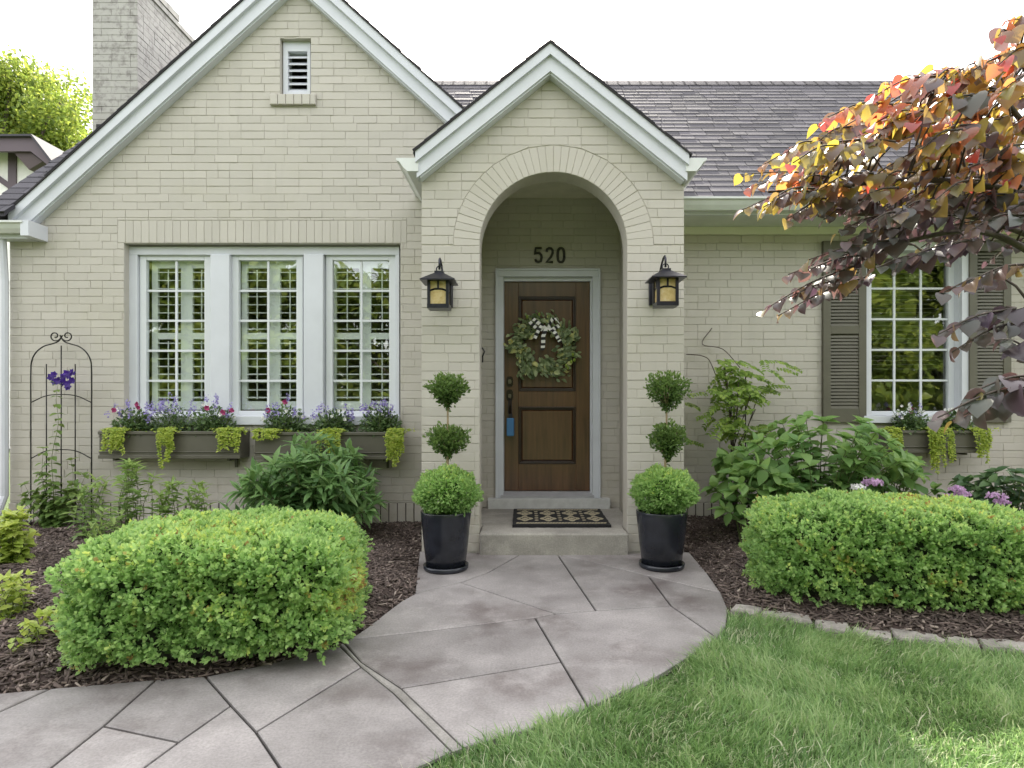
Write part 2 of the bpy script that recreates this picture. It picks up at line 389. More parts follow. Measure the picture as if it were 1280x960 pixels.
def frames(d, nrm):
    d = d / np.maximum(np.linalg.norm(d, axis=1, keepdims=True), 1e-9)
    s = np.cross(d, nrm); bad = np.linalg.norm(s, axis=1) < 1e-4; s[bad] = np.cross(d[bad], np.array([.3,.5,.8]))
    s /= np.linalg.norm(s, axis=1, keepdims=True); n = np.cross(s, d); return s, d, n
def scatter(name, shape, pos, d, nrm, size, tint, mat, parent, kind=None, ws=1.0):
    V, Fs = SH[shape]; N = len(pos); s, d, n = frames(np.asarray(d, float), np.asarray(nrm, float)); size = np.asarray(size)
    k = len(V)
    W = pos[:,None,:] + size[:,None,None]*(V[None,:,0,None]*ws*s[:,None,:] + V[None,:,1,None]*d[:,None,:] + V[None,:,2,None]*n[:,None,:])
    W = W.reshape(-1,3) - np.array(wloc(parent) if parent is not None else (0,0,0))
    FF = (Fs[None] + (np.arange(N)*k)[:,None,None]).reshape(-1, Fs.shape[1])
    me = raw_mesh(name, W, FF, mat, len(Fs) > 1, np.repeat(tint, k))
    o = link(name, me, parent)
    if kind: o['kind'] = kind
    return o
_leafcache = {}
def leaf_objects(name, shape, pos, d, nrm, size, tint, mat, parent, limit=300, rest='foliage'):
    """the largest leaves in view one by one, the rest as one mesh"""
    pos = np.asarray(pos, float); d = np.asarray(d, float); nrm = np.asarray(nrm, float); size = np.asarray(size, float); tint = np.asarray(tint, float)
    px = U + F*pos[:,0]/pos[:,1]; py = H - F*(pos[:,2]-CZ)/pos[:,1]
    inview = (px > 0) & (px < 1280) & (py > 0) & (py < 960)
    order = np.argsort(-(size/pos[:,1])*inview); pick = order[:limit]; other = order[limit:]
    s, dd, n = frames(d, nrm); off = np.array(wloc(parent))
    for i in pick:
        key = (shape, mat.name, int(tint[i]*9.99))
        if key not in _leafcache:
            V, Fs = SH[shape]; _leafcache[key] = raw_mesh(name, V, Fs, mat, True, np.full(len(V), (int(tint[i]*9.99)+.5)/10))
        o = link(name, _leafcache[key], parent); sc = size[i]
        m = Matrix((( s[i][0]*sc, dd[i][0]*sc, n[i][0]*sc, pos[i][0]-off[0]), (s[i][1]*sc, dd[i][1]*sc, n[i][1]*sc, pos[i][1]-off[1]),
                    (s[i][2]*sc, dd[i][2]*sc, n[i][2]*sc, pos[i][2]-off[2]), (0,0,0,1)))
        o.matrix_basis = m
    if len(other): scatter(rest, shape, pos[other], d[other], nrm[other], size[other], tint[other], mat, parent, 'stuff')
def unit(n):
    v = rng.normal(size=(n,3)); return v/np.linalg.norm(v, axis=1, keepdims=True)

# ================================================================== GROUND, PATH, BEDS
gm = MB(); gm.add([(-90,-90,-.03),(90,-90,-.03),(90,90,-.03),(-90,90,-.03)], [(0,1,2,3)])
g = gm.build('lawn_ground', M['ground'], None, kind='structure'); g['label'] = 'flat lawn soil under the grass around the house'

A = [(429,803),(451,827),(501,860),(539,896),(579,934)]                       # the wide joint across the path
AL = [(424,806),(452,833),(493,866),(528,901),(566,939)]                      # far side of the pale strip beside it
n1,n2,n3,n4,n5,n6,n7,n8,n9,n10,n11 = (576,728),(650,693),(695,767),(697,693),(745,763),(811,720),(839,757),(669,772),(702,827),(501,860),(539,788)
c0 = (436,799); a1 = (518,742); b2 = (902,741); b5 = (897,797); b8 = (736,884)
m2,m3,m4,m5,a7,a8,a9 = (320,914),(289,881),(223,927),(129,907),(257,845),(195,849),(64,860)
SLABS = [
 [(524,689),n2,(611,715),n1,a1],
 [n2,n4,n5,n3,n1,(611,715)],
 [a1,n1,n3,n8,n11,c0,(457,785),(480,767),(500,752)],
 [c0,n11,n8,n9,n10,A[1],A[0]],
 [n10,n9,b8,(690,902),(640,918),A[4],A[3]],
 [n8,n3,n5,n7,b5,(870,816),(820,846),b8,n9],
 [n4,(755,706),n6,n7,n5],
 [n4,(783,692),(862,690),(885,717),b2,n6,(755,706)],
 [n6,b2,(911,762),(908,782),b5,n7],
 [AL[0],AL[1],m2,m3,a7,(330,831),(380,818)],
 [AL[1],AL[2],AL[3],AL[4],(515,962),(460,995),(410,1040),(395,1026),(351,960),m2],
 [a7,m3,m4,m5,a8],
 [m3,m2,(351,960),(395,1026),(380,1060),(42,1060),(178,960),m4],
 [m5,m4,(178,960),(42,1060),(-65,1060),(62,960)],
 [a9,a8,m5,(62,960),(-65,1060),(-330,1060),(-330,1020),(0,889)],
 [a9,(0,889),(-330,1020),(-330,880),(0,866)],
]
STRIP = A[::1] + AL[::-1]
def area2(p): return sum(p[i][0]*p[(i+1) % len(p)][1]-p[(i+1) % len(p)][0]*p[i][1] for i in range(len(p)))
def offset(poly, d):
    n = len(poly); out = []
    for i in range(n):
        p0 = Vector(poly[i-1]); p1 = Vector(poly[i]); p2 = Vector(poly[(i+1) % n])
        e1 = (p1-p0).normalized(); e2 = (p2-p1).normalized()
        na = Vector((-e1.y, e1.x)); nb = Vector((-e2.y, e2.x)); k = na+nb
        L = max(k.length_squared/2, .25)
        out.append(tuple(p1 + k*(d/L)))
    return out
def subdiv(poly, step=.12, jit=.0):
    out = []
    for i in range(len(poly)):
        p = Vector(poly[i]); q = Vector(poly[(i+1) % len(poly)]); n = max(1, int((q-p).length/step))
        for k in range(n): out.append(tuple(p.lerp(q, k/n)))
    return out
path = thing('garden_path', 'curved grey concrete path with dark scored joints leading to the porch step', 'path', (0,0,0))
path['kind'] = 'structure'; del path['category']
def slab(poly_px, mat, name, inset=.0056):
    P = [G(*p) for p in poly_px]
    if area2(P) < 0: P = P[::-1]
    P = subdiv(P, .15)
    o1 = offset(P, inset); o2 = offset(P, inset+.005)
    n = len(P); V = [(x,y,-.022) for x,y in o1] + [(x,y,-.004) for x,y in o1] + [(x,y,0) for x,y in o2]
    Fs = [tuple(range(2*n, 3*n))] + [(i,(i+1) % n,(i+1) % n+n,i+n) for i in range(n)] + [(i+n,(i+1) % n+n,(i+1) % n+2*n,i+2*n) for i in range(n)]
    mb = MB(); mb.tv = random.random(); mb.add(V, Fs); return mb.build(name, mat, path)
for s in SLABS: slab(s, M['slab'], 'slab')
slab(STRIP, M['strip'], 'expansion_strip', .002)
LEFT_B = [(524,689),a1,(500,752),(480,767),(457,785),c0,A[0],(380,818),(330,831),a7,a8,a9,(0,866),(-330,880)]
RIGHT_B = [(862,690),(885,717),b2,(911,762),(908,782),b5,(870,816),(820,846),b8,(690,902),(640,918),A[4],(515,962),(460,995),(410,1040),(380,1060)]
LB = [G(*p) for p in LEFT_B]; RB = [G(*p) for p in RIGHT_B]
OUT = LB + [G(-330,1060), G(380,1060)] + RB[::-1]
mb = MB(); OO = OUT if area2(OUT) > 0 else OUT[::-1]
mb.vprism(offset(OO, .006), -.06, -.014); mb.build('joint_bed', M['path_base'], path)

def seg_dist(P, line):
    """distance of points (N,2) to an open polyline"""
    best = np.full(len(P), 1e9)
    for (x0,y0),(x1,y1) in zip(line[:-1], line[1:]):
        d = np.array([x1-x0, y1-y0]); L = max((d**2).sum(), 1e-9)
        t = np.clip(((P-np.array([x0,y0]))@d)/L, 0, 1); q = np.array([x0,y0])+t[:,None]*d
        best = np.minimum(best, np.hypot(*(P-q).T))
    return best
def inside(P, poly):
    r = np.zeros(len(P), bool); n = len(poly); x, y = P[:,0], P[:,1]
    for i in range(n):
        x0,y0 = poly[i]; x1,y1 = poly[(i+1) % n]
        c = ((y0 > y) != (y1 > y)); 
        with np.errstate(divide='ignore', invalid='ignore'): xi = (x1-x0)*(y-y0)/(y1-y0)+x0
        r ^= c & (x < xi)
    return r
STONES_PX = [(916,758,36),(954,766,62),(1018,778,46),(1066,787,50),(1118,793,62),(1182,799,44),(1228,803,60),(1290,807,60)]
SL = [G(913,760)] + [G(x+w*.5, y+6) for x, y, w in STONES_PX] + [(9.0, 2.6)]
BED_L = LB + [(-9, LB[-1][1]), (-9, 5.76), (-.84, 5.76), (-.84, 5.0)]
SLG = [G(913,764)] + [G(x+w*.5, y+11) for x, y, w in STONES_PX] + [(9.0, 2.5)]
BED_R = [(1.31,5.0)] + RB[:4] + SL + [(9.0,6.12), (1.31,6.12)]
def bed_z(P, side):
    d = seg_dist(P, LB if side == 'L' else RB[:5]); 
    if side == 'R': d = np.minimum(d, seg_dist(P, SL))
    ins = inside(P, BED_L if side == 'L' else BED_R)
    lump = .012*np.sin(P[:,0]*7.1+1.3*np.sin(P[:,1]*5))*np.sin(P[:,1]*6.3+.7)
    z = np.where(ins, -.02+.105*(1-np.exp(-d/.22))+lump*np.minimum(d*4,1), -.045)
    return z
def bed(side, x0, x1, y0, y1, label):
    nx, ny = int((x1-x0)/.05), int((y1-y0)/.05)
    X, Y = np.meshgrid(np.linspace(x0,x1,nx), np.linspace(y0,y1,ny)); P = np.stack([X.ravel(),Y.ravel()],1)
    z = bed_z(P, side); V = np.column_stack([P,z]); i = np.arange(nx*ny).reshape(ny,nx)
    Fs = np.stack([i[:-1,:-1].ravel(), i[:-1,1:].ravel(), i[1:,1:].ravel(), i[1:,:-1].ravel()],1)
    me = raw_mesh('mulch_bed', V, Fs, M['mulch_ground'], True); o = link('mulch_bed', me); o['kind'] = 'structure'; o['label'] = label
bed('L', -9, -.3, 2.0, 5.76, 'brown mulch flower bed left of the path')
bed('R', 1.15, 9, 2.5, 6.12, 'brown mulch flower bed right of the path')

# ================================================================== THE HOUSE
YP, YL, YD = 5.0, 5.75, 6.1
CO = .0734
house = thing('brick_house', 'cream painted brick house with arched porch, two gables and dark shingle roof', 'house', (0,6,0))

BR = []          # every brick: polygon (u,z), frame, material, wall
def clip(poly, a, b, c):
    out = []; n = len(poly)
    for i in range(n):
        p, q = poly[i], poly[(i+1) % n]; dp = a*p[0]+b*p[1]-c; dq = a*q[0]+b*q[1]-c
        if dp <= 0: out.append(p)
        if dp*dq < 0: t = dp/(dp-dq); out.append((p[0]+t*(q[0]-p[0]), p[1]+t*(q[1]-p[1])))
    return out
def rect_minus(r, h):
    u0,u1,z0,z1 = r; a0,a1,b0,b1 = h
    if u1 <= a0 or u0 >= a1 or z1 <= b0 or z0 >= b1: return [r]
    res = []
    if u0 < a0: res.append((u0,a0,z0,z1))
    if u1 > a1: res.append((a1,u1,z0,z1))
    m0, m1 = max(u0,a0), min(u1,a1)
    if z1 > b1: res.append((m0,m1,b1,z1))
    if z0 < b0: res.append((m0,m1,z0,b0))
    return res
def lay(wall, frame, u0, u1, z0, z1, holes=(), half=(), circ=None, mat='brick', bond=.216, gap=(.0035,.0045)):
    O, e, nr = frame; k0 = int(math.floor(z0/CO))
    for k in range(k0, int(math.ceil(z1/CO))):
        off = (k % 2)*bond/2 + (.03 if k % 5 == 2 else 0); u = u0 - off; ru = random.Random(k*31+int(u0*100))
        while u < u1:
            w = bond if ru.random() > .13 else bond/2
            g0_ = gap[0]/2 if ru.random() < .28 else .0001; gz_ = gap[1]*ru.choice([.12,.25,.4,.5,.5,.7]); parts = [(max(u,u0)+g0_, min(u+w,u1)-g0_, max(k*CO,z0)+gap[1]*.2, min((k+1)*CO,z1)-gz_)]; u += w
            for h in holes: parts = [q for p in parts for q in rect_minus(p, h)]
            for p in parts:
                if p[1]-p[0] < .018 or p[3]-p[2] < .012: continue
                po = [(p[0],p[2]),(p[1],p[2]),(p[1],p[3]),(p[0],p[3])]
                for (a,b,c) in half: po = clip(po, a, b, c) if po else po
                if circ and po:
                    cx, cz, r = circ; pc = (sum(q[0] for q in po)/len(po), sum(q[1] for q in po)/len(po))
                    if pc[1] < cz:
                        if abs(pc[0]-cx) < r and max(q[1] for q in po) > cz:
                            pass
                    dx, dz = pc[0]-cx, max(pc[1]-cz, 0); L = math.hypot(dx, dz)
                    if pc[1] >= cz-.02:
                        if L < 1e-6: continue
                        a, b = dx/L, dz/L; po = clip(po, -a, -b, -(a*cx+b*cz+r+.001))
                if len(po) >= 3 and abs(area2(po)) > .0009: BR.append((po, frame, mat, wall))
def brick_mesh(po, frame, local=True):
    O, e, nr = frame; n = len(po); cx = sum(p[0] for p in po)/n; cz = sum(p[1] for p in po)/n
    c = .0024; hgt = .0050+random.uniform(-.0012,.0016); tl = random.uniform(-.0012,.0012); tz = random.uniform(-.0010,.0010)
    P = [(p[0]-cx+random.uniform(-.0003,.0003), p[1]-cz+random.uniform(-.0011,.0011)) for p in po]
    if area2(P) < 0: P = P[::-1]
    Q = offset(P, c)
    def at(p, h): return Vector(e)*p[0] + Vector((0,0,1))*p[1] + Vector(nr)*h
    mxu = max(abs(p[0]) for p in P)+1e-6; mxz = max(abs(p[1]) for p in P)+1e-6
    V = [at(p, -.004) for p in P] + [at(p, hgt-.003) for p in P] + [at(q, hgt+tl*q[0]/mxu+tz*q[1]/mxz) for q in Q]
    Fs = [tuple(range(2*n,3*n))] + [(i,(i+1) % n,(i+1) % n+n,i+n) for i in range(n)] + [(i+n,(i+1) % n+n,(i+1) % n+2*n,i+2*n) for i in range(n)]
    ctr = Vector(O) + Vector(e)*cx + Vector((0,0,cz)); return V, Fs, ctr

# ---- outlines
SP = .80                                                   # porch pitch
PXA, PZA = PX(688,YP), PZ(87,YP)                            # porch brick apex
PL, PR = PX(527,YP), PX(855,YP)
AX0, AX1 = PX(599.5,YP), PX(784,YP); ACX = (AX0+AX1)/2; AR = (AX1-AX0)/2; ASZ = PZ(215,YP)-AR
pzl, pzr = PZA-SP*(PXA-PL), PZA-SP*(PR-PXA)
arc = [(ACX+AR*math.cos(t), ASZ+AR*math.sin(t)) for t in np.linspace(0, math.pi, 33)]
outl = [(PL,-.05),(AX0,-.05)] + arc[::-1] + [(AX1,-.05),(PR,-.05),(PR,pzr),(PXA,PZA),(PL,pzl)]
mb = MB(); mb.prism(outl, YP+.004, YP+.22); pw = mb.build('porch_wall', [M['brick'], M['mortar']], house)
pw.data.polygons[0].material_index = 1
FR_P = ((0,YP+.004,0),(1,0,0),(0,-1,0))
hp = [(-SP,1,PZA-SP*PXA), (SP,1,PZA+SP*PXA)]
hp2 = [(a,b,c-.006) for a,b,c in hp]
RING = AR+.215
lay('porch', FR_P, PL, AX0, 0, ASZ, half=hp2, gap=(.003,.005)); lay('porch', FR_P, AX1, PR, 0, ASZ, half=hp2, gap=(.003,.005))
lay('porch', FR_P, PL, PR, ASZ, PZA, half=hp2, circ=(ACX,ASZ,RING), gap=(.003,.005))
NV = 38
for i in range(NV):                                        # soldier bricks round the arch
    t0, t1 = math.pi*i/NV, math.pi*(i+1)/NV; g0 = random.choice([.0004,.0006,.0018])/AR; ro = RING-.001+random.uniform(-.003,.001)
    po = [(ACX+r*math.cos(t), ASZ+r*math.sin(t)) for r, t in ((AR+.001,t0+g0),(ro,t0+g0*.8),(ro,t1-g0*.8),(AR+.001,t1-g0))]
    BR.append((po if area2(po) > 0 else po[::-1], FR_P, 'brick', 'porch'))
# ---- porch sides
mb = MB(); mb.box(PL+.006, AX0-.115, YP+.22, YD+.1, -.05, 3.2); mb.box(AX1+.11, PR-.006, YP+.22, YD+.1, -.05, 3.2)
mb.build('porch_side_wall', M['brick'], house)
lay('side', ((PL+.006,0,0),(0,-1,0),(-1,0,0)), -YL, -YP-.006, 0, 3.05); lay('side', ((PR-.006,0,0),(0,1,0),(1,0,0)), YP+.006, YD, 0, 3.05)
# ---- gable wall
SG = .90
GXA, GZA = PX(366.7,YL), PZ(-22,YL); GL, GRX = -4.80, -.70
W0, W1, WZ0, WZ1 = PX(155,YL), PX(500.5,YL), PZ(531,YL), PZ(304,YL)
V0, V1, VZ0, VZ1 = PX(350,YL), PX(388.5,YL), PZ(119,YL), PZ(48,YL)
def gz(x): return GZA-SG*abs(x-GXA)
yb, ye = YL+.004, YL+.16
mb = MB()
mb.prism([(GL,-.05),(W0,-.05),(W0,gz(W0)),(GL,gz(GL))], yb, ye)
mb.prism([(W0,-.05),(W1,-.05),(W1,WZ0),(W0,WZ0)], yb, ye)
mb.prism([(W1,-.05),(GRX,-.05),(GRX,gz(GRX)),(W1,gz(W1))], yb, ye)
mb.prism([(W0,WZ1),(W1,WZ1),(W1,gz(W1)),(V1,gz(V1)),(V1,VZ0),(V0,VZ0),(V0,gz(V0)),(W0,gz(W0))], yb, ye)
mb.prism([(V0,VZ1),(V1,VZ1),(V1,gz(V1)),(GXA,GZA),(V0,gz(V0))], yb, ye)
gw = mb.build('gable_wall', [M['brick'], M['mortar']], house)
for p in gw.data.polygons:
    if p.normal.y < -.9: p.material_index = 1
FR_L = ((0,YL+.004,0),(1,0,0),(0,-1,0))
hg = [(-SG,1,GZA-SG*GXA-.006), (SG,1,GZA+SG*GXA-.006)]
SOLD = (W0-.06, W1+.06, WZ1, WZ1+.215)
BASEZ = PZ(628,YL)
lay('gable', FR_L, GL, GRX, BASEZ, GZA, holes=[(W0,W1,WZ0,WZ1),(V0,V1,VZ0,VZ1),SOLD,(V0-.085,V1+.055,VZ0-.1,VZ0)], half=hg)
u = SOLD[0]
while u < SOLD[1]-.02:                                     # soldier course over the window
    w = min(.0735, SOLD[1]-u); BR.append(([(u+.0012,WZ1+.003),(u+w-.0012,WZ1+.003),(u+w-.0012,SOLD[3]-.003),(u+.0012,SOLD[3]-.003)], FR_L, 'brick', 'gable')); u += w
def base_course(frame, u0, u1, z0, z1):
    u = u0
    while u < u1-.03:
        w = .078+random.uniform(-.005,.006); gp = random.choice([.003,.004,.006,.009]); e = min(u+w, u1)
        BR.append(([(u+gp,z0),(e-gp,z0),(e-gp,z1-.005),(u+gp,z1-.004)], frame, 'brick', 'base')); u = e
FR_LB = ((0,YL-.014,0),(1,0,0),(0,-1,0)); base_course(FR_LB, GL, PL-.002, -.05, BASEZ)
MB().box(GL, PL-.002, YL-.013, YL+.003, -.06, BASEZ-.006).build('base_joint', M['dark_mortar'], house)
# ---- right wall and vestibule back wall
EZ = 3.065
X0R, X1R = PR-.05, 5.30
RW0, RW1, RWZ0, RWZ1 = PX(1076,YD), PX(1212,YD), PZ(529,YD), PZ(302,YD)
mb2 = MB(); yb, ye = YD+.004, YD+.18
mb2.prism([(X0R,-.05),(RW0,-.05),(RW0,EZ+.1),(X0R,EZ+.1)], yb, ye); mb2.prism([(RW1,-.05),(X1R,-.05),(X1R,EZ+.1),(RW1,EZ+.1)], yb, ye)
mb2.prism([(RW0,-.05),(RW1,-.05),(RW1,RWZ0),(RW0,RWZ0)], yb, ye); mb2.prism([(RW0,RWZ1),(RW1,RWZ1),(RW1,EZ+.1),(RW0,EZ+.1)], yb, ye)
rw = mb2.build('side_wall', [M['brick'], M['mortar']], house)
for p in rw.data.polygons:
    if p.normal.y < -.9: p.material_index = 1
FR_R = ((0,YD+.004,0),(1,0,0),(0,-1,0)); BASER = PZ(628,YD)
lay('right', FR_R, PR-.01, X1R, BASER, EZ, holes=[(RW0,RW1,RWZ0,RWZ1)])
FR_RB = ((0,YD-.014,0),(1,0,0),(0,-1,0)); base_course(FR_RB, PR, X1R, -.05, BASER)
MB().box(PR, X1R, YD-.013, YD+.003, -.06, BASER-.006).build('base_joint', M['dark_mortar'], house)
DF0, DF1, DFZ = PX(620,YD), PX(749.5,YD), PZ(337,YD)        # door frame opening
VX0, VX1, VCZ = AX0-.115, AX1+.11, PZ(248,YD)
mb = MB(); yb, ye = YD+.004, YD+.16
mb.prism([(VX0,0),(DF0,0),(DF0,VCZ),(VX0,VCZ)], yb, ye); mb.prism([(DF1,0),(VX1,0),(VX1,VCZ),(DF1,VCZ)], yb, ye)
mb.prism([(DF0,DFZ),(DF1,DFZ),(DF1,VCZ),(DF0,VCZ)], yb, ye)
vw = mb.build('entry_wall', [M['brick'], M['mortar']], house)
for p in vw.data.polygons:
    if p.normal.y < -.9: p.material_index = 1
lay('entry', FR_R, VX0, VX1, .17, VCZ, holes=[(DF0,DF1,0,DFZ)], gap=(.0015,.003))
mb = MB(); mb.box(VX0-.02, VX1+.02, YP+.22, YD+.16, VCZ, VCZ+.04); mb.build('porch_ceiling', M['plaster'], house)

# ---- chimney
CX0, CX1, CY0, CY1, CZT = -4.88, -4.366, 6.96, 8.12, 6.0
chim = None
mb = MB(); mb.box(CX0+.006, CX1-.006, CY0+.006, CY1-.006, 3.2, CZT-.005)
chim_mb = mb
lay('chimney', ((0,CY0+.006,0),(1,0,0),(0,-1,0)), CX0, CX1, 4.0, CZT, mat='chimney'); lay('chimney', ((CX1-.006,0,0),(0,1,0),(1,0,0)), CY0, CY1, 4.2, CZT, mat='chimney')

# ---- the rest of the shell: ends, back, rooms behind the windows
mb = MB(); mb.prism([(-4.8,0),(5.3,0),(5.3,3.1),(-4.8,3.1)], 10.75, 10.9)
for x0, x1 in ((-4.78,-4.62),(5.1,5.28)):
    pts = [(5.95,-.05),(10.75,-.05),(10.75,3.2),(8.48,5.45),(5.95,3.2)]; n = len(pts)
    mb.add([(x0,y,z) for y,z in pts]+[(x1,y,z) for y,z in pts], [tuple(range(n-1,-1,-1)), tuple(range(n,2*n))]+[(i,(i+1) % n,(i+1) % n+n,i+n) for i in range(n)])
mb.build('rear_wall', M['brick'], house)
def room(x0,x1,y0,y1,z0,z1):
    mb = MB(); mb.add([(x0,y0,z0),(x1,y0,z0),(x1,y1,z0),(x0,y1,z0),(x0,y0,z1),(x1,y0,z1),(x1,y1,z1),(x0,y1,z1)],
        [(0,1,2,3),(4,7,6,5),(1,5,6,2),(2,6,7,3),(3,7,4,0)]); mb.build('room', M['interior'], house)
room(GL+.2, GRX-.2, YL+.161, 8.3, .2, 2.95); room(2.4, 5.0, YD+.181, 8.4, .2, 2.95)
room(V0-.05, V1+.05, YL+.161, 6.6, VZ0-.02, VZ1+.02)

# ---- roofs
def roof_z(y): return 3.15+.9*(y-5.75)
RIDGE_Y = 8.48; RIDGE_Z = roof_z(RIDGE_Y)
mb = MB()
def slope(x0, x1, y0):
    z0 = roof_z(y0); mb.extr((x0,0,0),(x1,0,0), [(0,y0,z0),(0,RIDGE_Y,RIDGE_Z),(0,RIDGE_Y,RIDGE_Z-.07),(0,y0,z0-.05)])
slope(-4.88,-4.64,5.5); slope(-4.64,1.302,6.36); slope(1.304,5.36,5.62)
mb.extr((-4.88,0,0),(5.36,0,0), [(0,RIDGE_Y,RIDGE_Z),(0,11.1,RIDGE_Z-.9*(11.1-RIDGE_Y)),(0,11.1,RIDGE_Z-.9*(11.1-RIDGE_Y)-.05),(0,RIDGE_Y,RIDGE_Z-.07)])
roof = mb.build('roof', M['shingle'], house)
def gable_roof(xa, za, sl, xl, xr, y0, y1, th=.016):
    mb = MB()
    mb.prism([(xl,za-sl*(xa-xl)-th),(xa,za-th),(xa,za),(xl,za-sl*(xa-xl))], y0, y1)
    mb.prism([(xa,za-th),(xr,za-sl*(xr-xa)-th),(xr,za-sl*(xr-xa)),(xa,za)], y0, y1)
    return mb
YGT, YPT = 5.62, 4.86
GTA = PZ(-55,YGT); PTA = PZ(53.5,YPT); PXT = PX(688,YPT); GXT = PX(365.7,YGT)
gable_roof(GXT, GTA+.015, SG, -4.93, -.47, YGT-.012, 8.15).build('gable_roof', [M['roof_edge']], house)
gable_roof(PXT, PTA+.015, SP, PX(517,YPT), PX(864.5,YPT), YPT-.012, 6.95).build('porch_roof', [M['roof_edge']], house)

SHN = []      # every shingle: eight corners
def shingles(O, e, gdir, W, L, skip=None, wide=.305, expo=.127):
    O = Vector(O); e = Vector(e); gd = Vector(gdir).normalized(); n = e.cross(gd).normalized()
    if n.z < 0: n = -n
    r = 0
    while r*expo < L:
        u = -((r % 2)*.5+random.uniform(-.12,.12))*wide
        while u < W:
            a, b = max(u,0)+.003, min(u+wide,W)-.003; u += wide*random.choice([1,1,1,.7,.5])
            b = min(b, u-.003)
            if b-a < .03: continue
            g0 = r*expo+random.uniform(-.004,.004); g1 = min((r+1)*expo+.02, L); t = .009+random.uniform(-.002,.002)
            c = O+e*((a+b)/2)+gd*((g0+g1)/2)
            if skip and skip(c): continue
            P = [O+e*uu+gd*gg+n*hh for uu,gg,hh in ((a,g0,.001),(b,g0,.001),(b,g1,.001),(a,g1,.001),(a,g0,t),(b,g0,t),(b,g1,.003),(a,g1,.003))]
            SHN.append(P)
        r += 1
def hid(c):
    if c.x < -.45 and c.x > -4.9 and GTA-SG*abs(c.x-GXT) > c.z+.03: return True
    if -1.0 < c.x < 1.5 and PTA-SP*abs(c.x-PXT) > c.z+.03: return True
    return c.x < 1.3 and c.y < 6.36 and c.x > -4.6
gs = (0,1,.9); Ls = math.hypot(RIDGE_Y-5.62, .9*(RIDGE_Y-5.62))
shingles((-4.62,6.36,roof_z(6.36)), (1,0,0), gs, 5.922, math.hypot(RIDGE_Y-6.36,.9*(RIDGE_Y-6.36)), hid)
shingles((1.304,5.60,roof_z(5.60)), (1,0,0), gs, 4.06, Ls+.025, hid)
shingles((-4.885,5.48,roof_z(5.48)), (1,0,0), gs, .262, Ls+.18)
for xa,za,sl,xl,xr,y0,y1 in ((GXT,GTA+.015,SG,-4.93,-.47,YGT-.018,7.9),(PXT,PTA+.015,SP,PX(516,YPT),PX(865.5,YPT),YPT-.018,6.4)):
    shingles((xl,y1,za-sl*(xa-xl)), (0,-1,0), (1,0,sl), y1-y0, math.hypot(xa-xl, sl*(xa-xl)), lambda c: c.y > (6.6 if c.x < -.5 else 6.0))
    shingles((xr,y0,za-sl*(xr-xa)), (0,1,0), (-1,0,sl), y1-y0, math.hypot(xr-xa, sl*(xr-xa)), lambda c: c.y > (6.6 if c.x < -.5 else 6.0))
BOXF = [(0,3,2,1),(4,5,6,7),(0,1,5,4),(1,2,6,5),(2,3,7,6),(3,0,4,7)]
def seen_px(P):
    c = sum((Vector(p) for p in P), Vector())/len(P); return (U+F*c.x/c.y, H-F*(c.z-CZ)/c.y, c)
def sh_score(P):
    x, y, c = seen_px(P)
    if not (880 < x < 1278 and 95 < y < 250) and not (560 < x < 600 and 105 < y < 140) and not (0 < x < 110 and 150 < y < 265): return 0
    if c.x < -3 and c.y < 5.9 and False: return 0
    return (P[1]-P[0]).length/c.y**2*(1.5 if c.z < 6 else 1)
main = [P for P in SHN if abs((P[3]-P[0]).normalized().x) < .2]; oth = [P for P in SHN if abs((P[3]-P[0]).normalized().x) >= .2]
main.sort(key=sh_score, reverse=True)
for P in main[:300]:
    c = sum(P, Vector())/8; me = raw_mesh('shingle', [p-c for p in P], BOXF, M['shingle'], False, [random.random()]*8)
    o = link('shingle', me, roof); o.location = c-wloc(roof)
mb = MB()
for P in main[300:]+oth: mb.tv = random.random(); mb.add(P, BOXF)
mb.build('shingles', M['shingle'], house, kind='stuff')
mb = MB()                                                   # ridge cap
x = -4.88
while x < 5.36:
    e = min(x+.15, 5.37); mb.tv = random.random()
    mb.extr((x,0,0),(e+.03,0,0), [(0,RIDGE_Y-.13,RIDGE_Z-.098),(0,RIDGE_Y,RIDGE_Z+.022),(0,RIDGE_Y+.13,RIDGE_Z-.098),(0,RIDGE_Y,RIDGE_Z+.008)]); x = e
mb.build('ridge_cap', M['shingle'], roof)
ch = chim_mb.build('chimney', M['chimney'], house)
mb = MB(); mb.box(CX0-.03, CX1+.03, CY0-.03, CY1-.36, CZT-.004, CZT+.075); mb.build('chimney_cap', M['chimney'], ch)
mb = MB(); mb.box(CX0-.02, CX1+.02, CY0-.02, CY1+.02, CZT-.07, CZT-.012); mb.build('chimney_band', M['chimney'], ch)
mb = MB(); mb.box(CX0+.08, CX1+.01, CY0-.05, CY0+.02, roof_z(CY0)-.02, roof_z(CY0)+.09); mb.build('chimney_flashing', M['roof_edge'], ch)

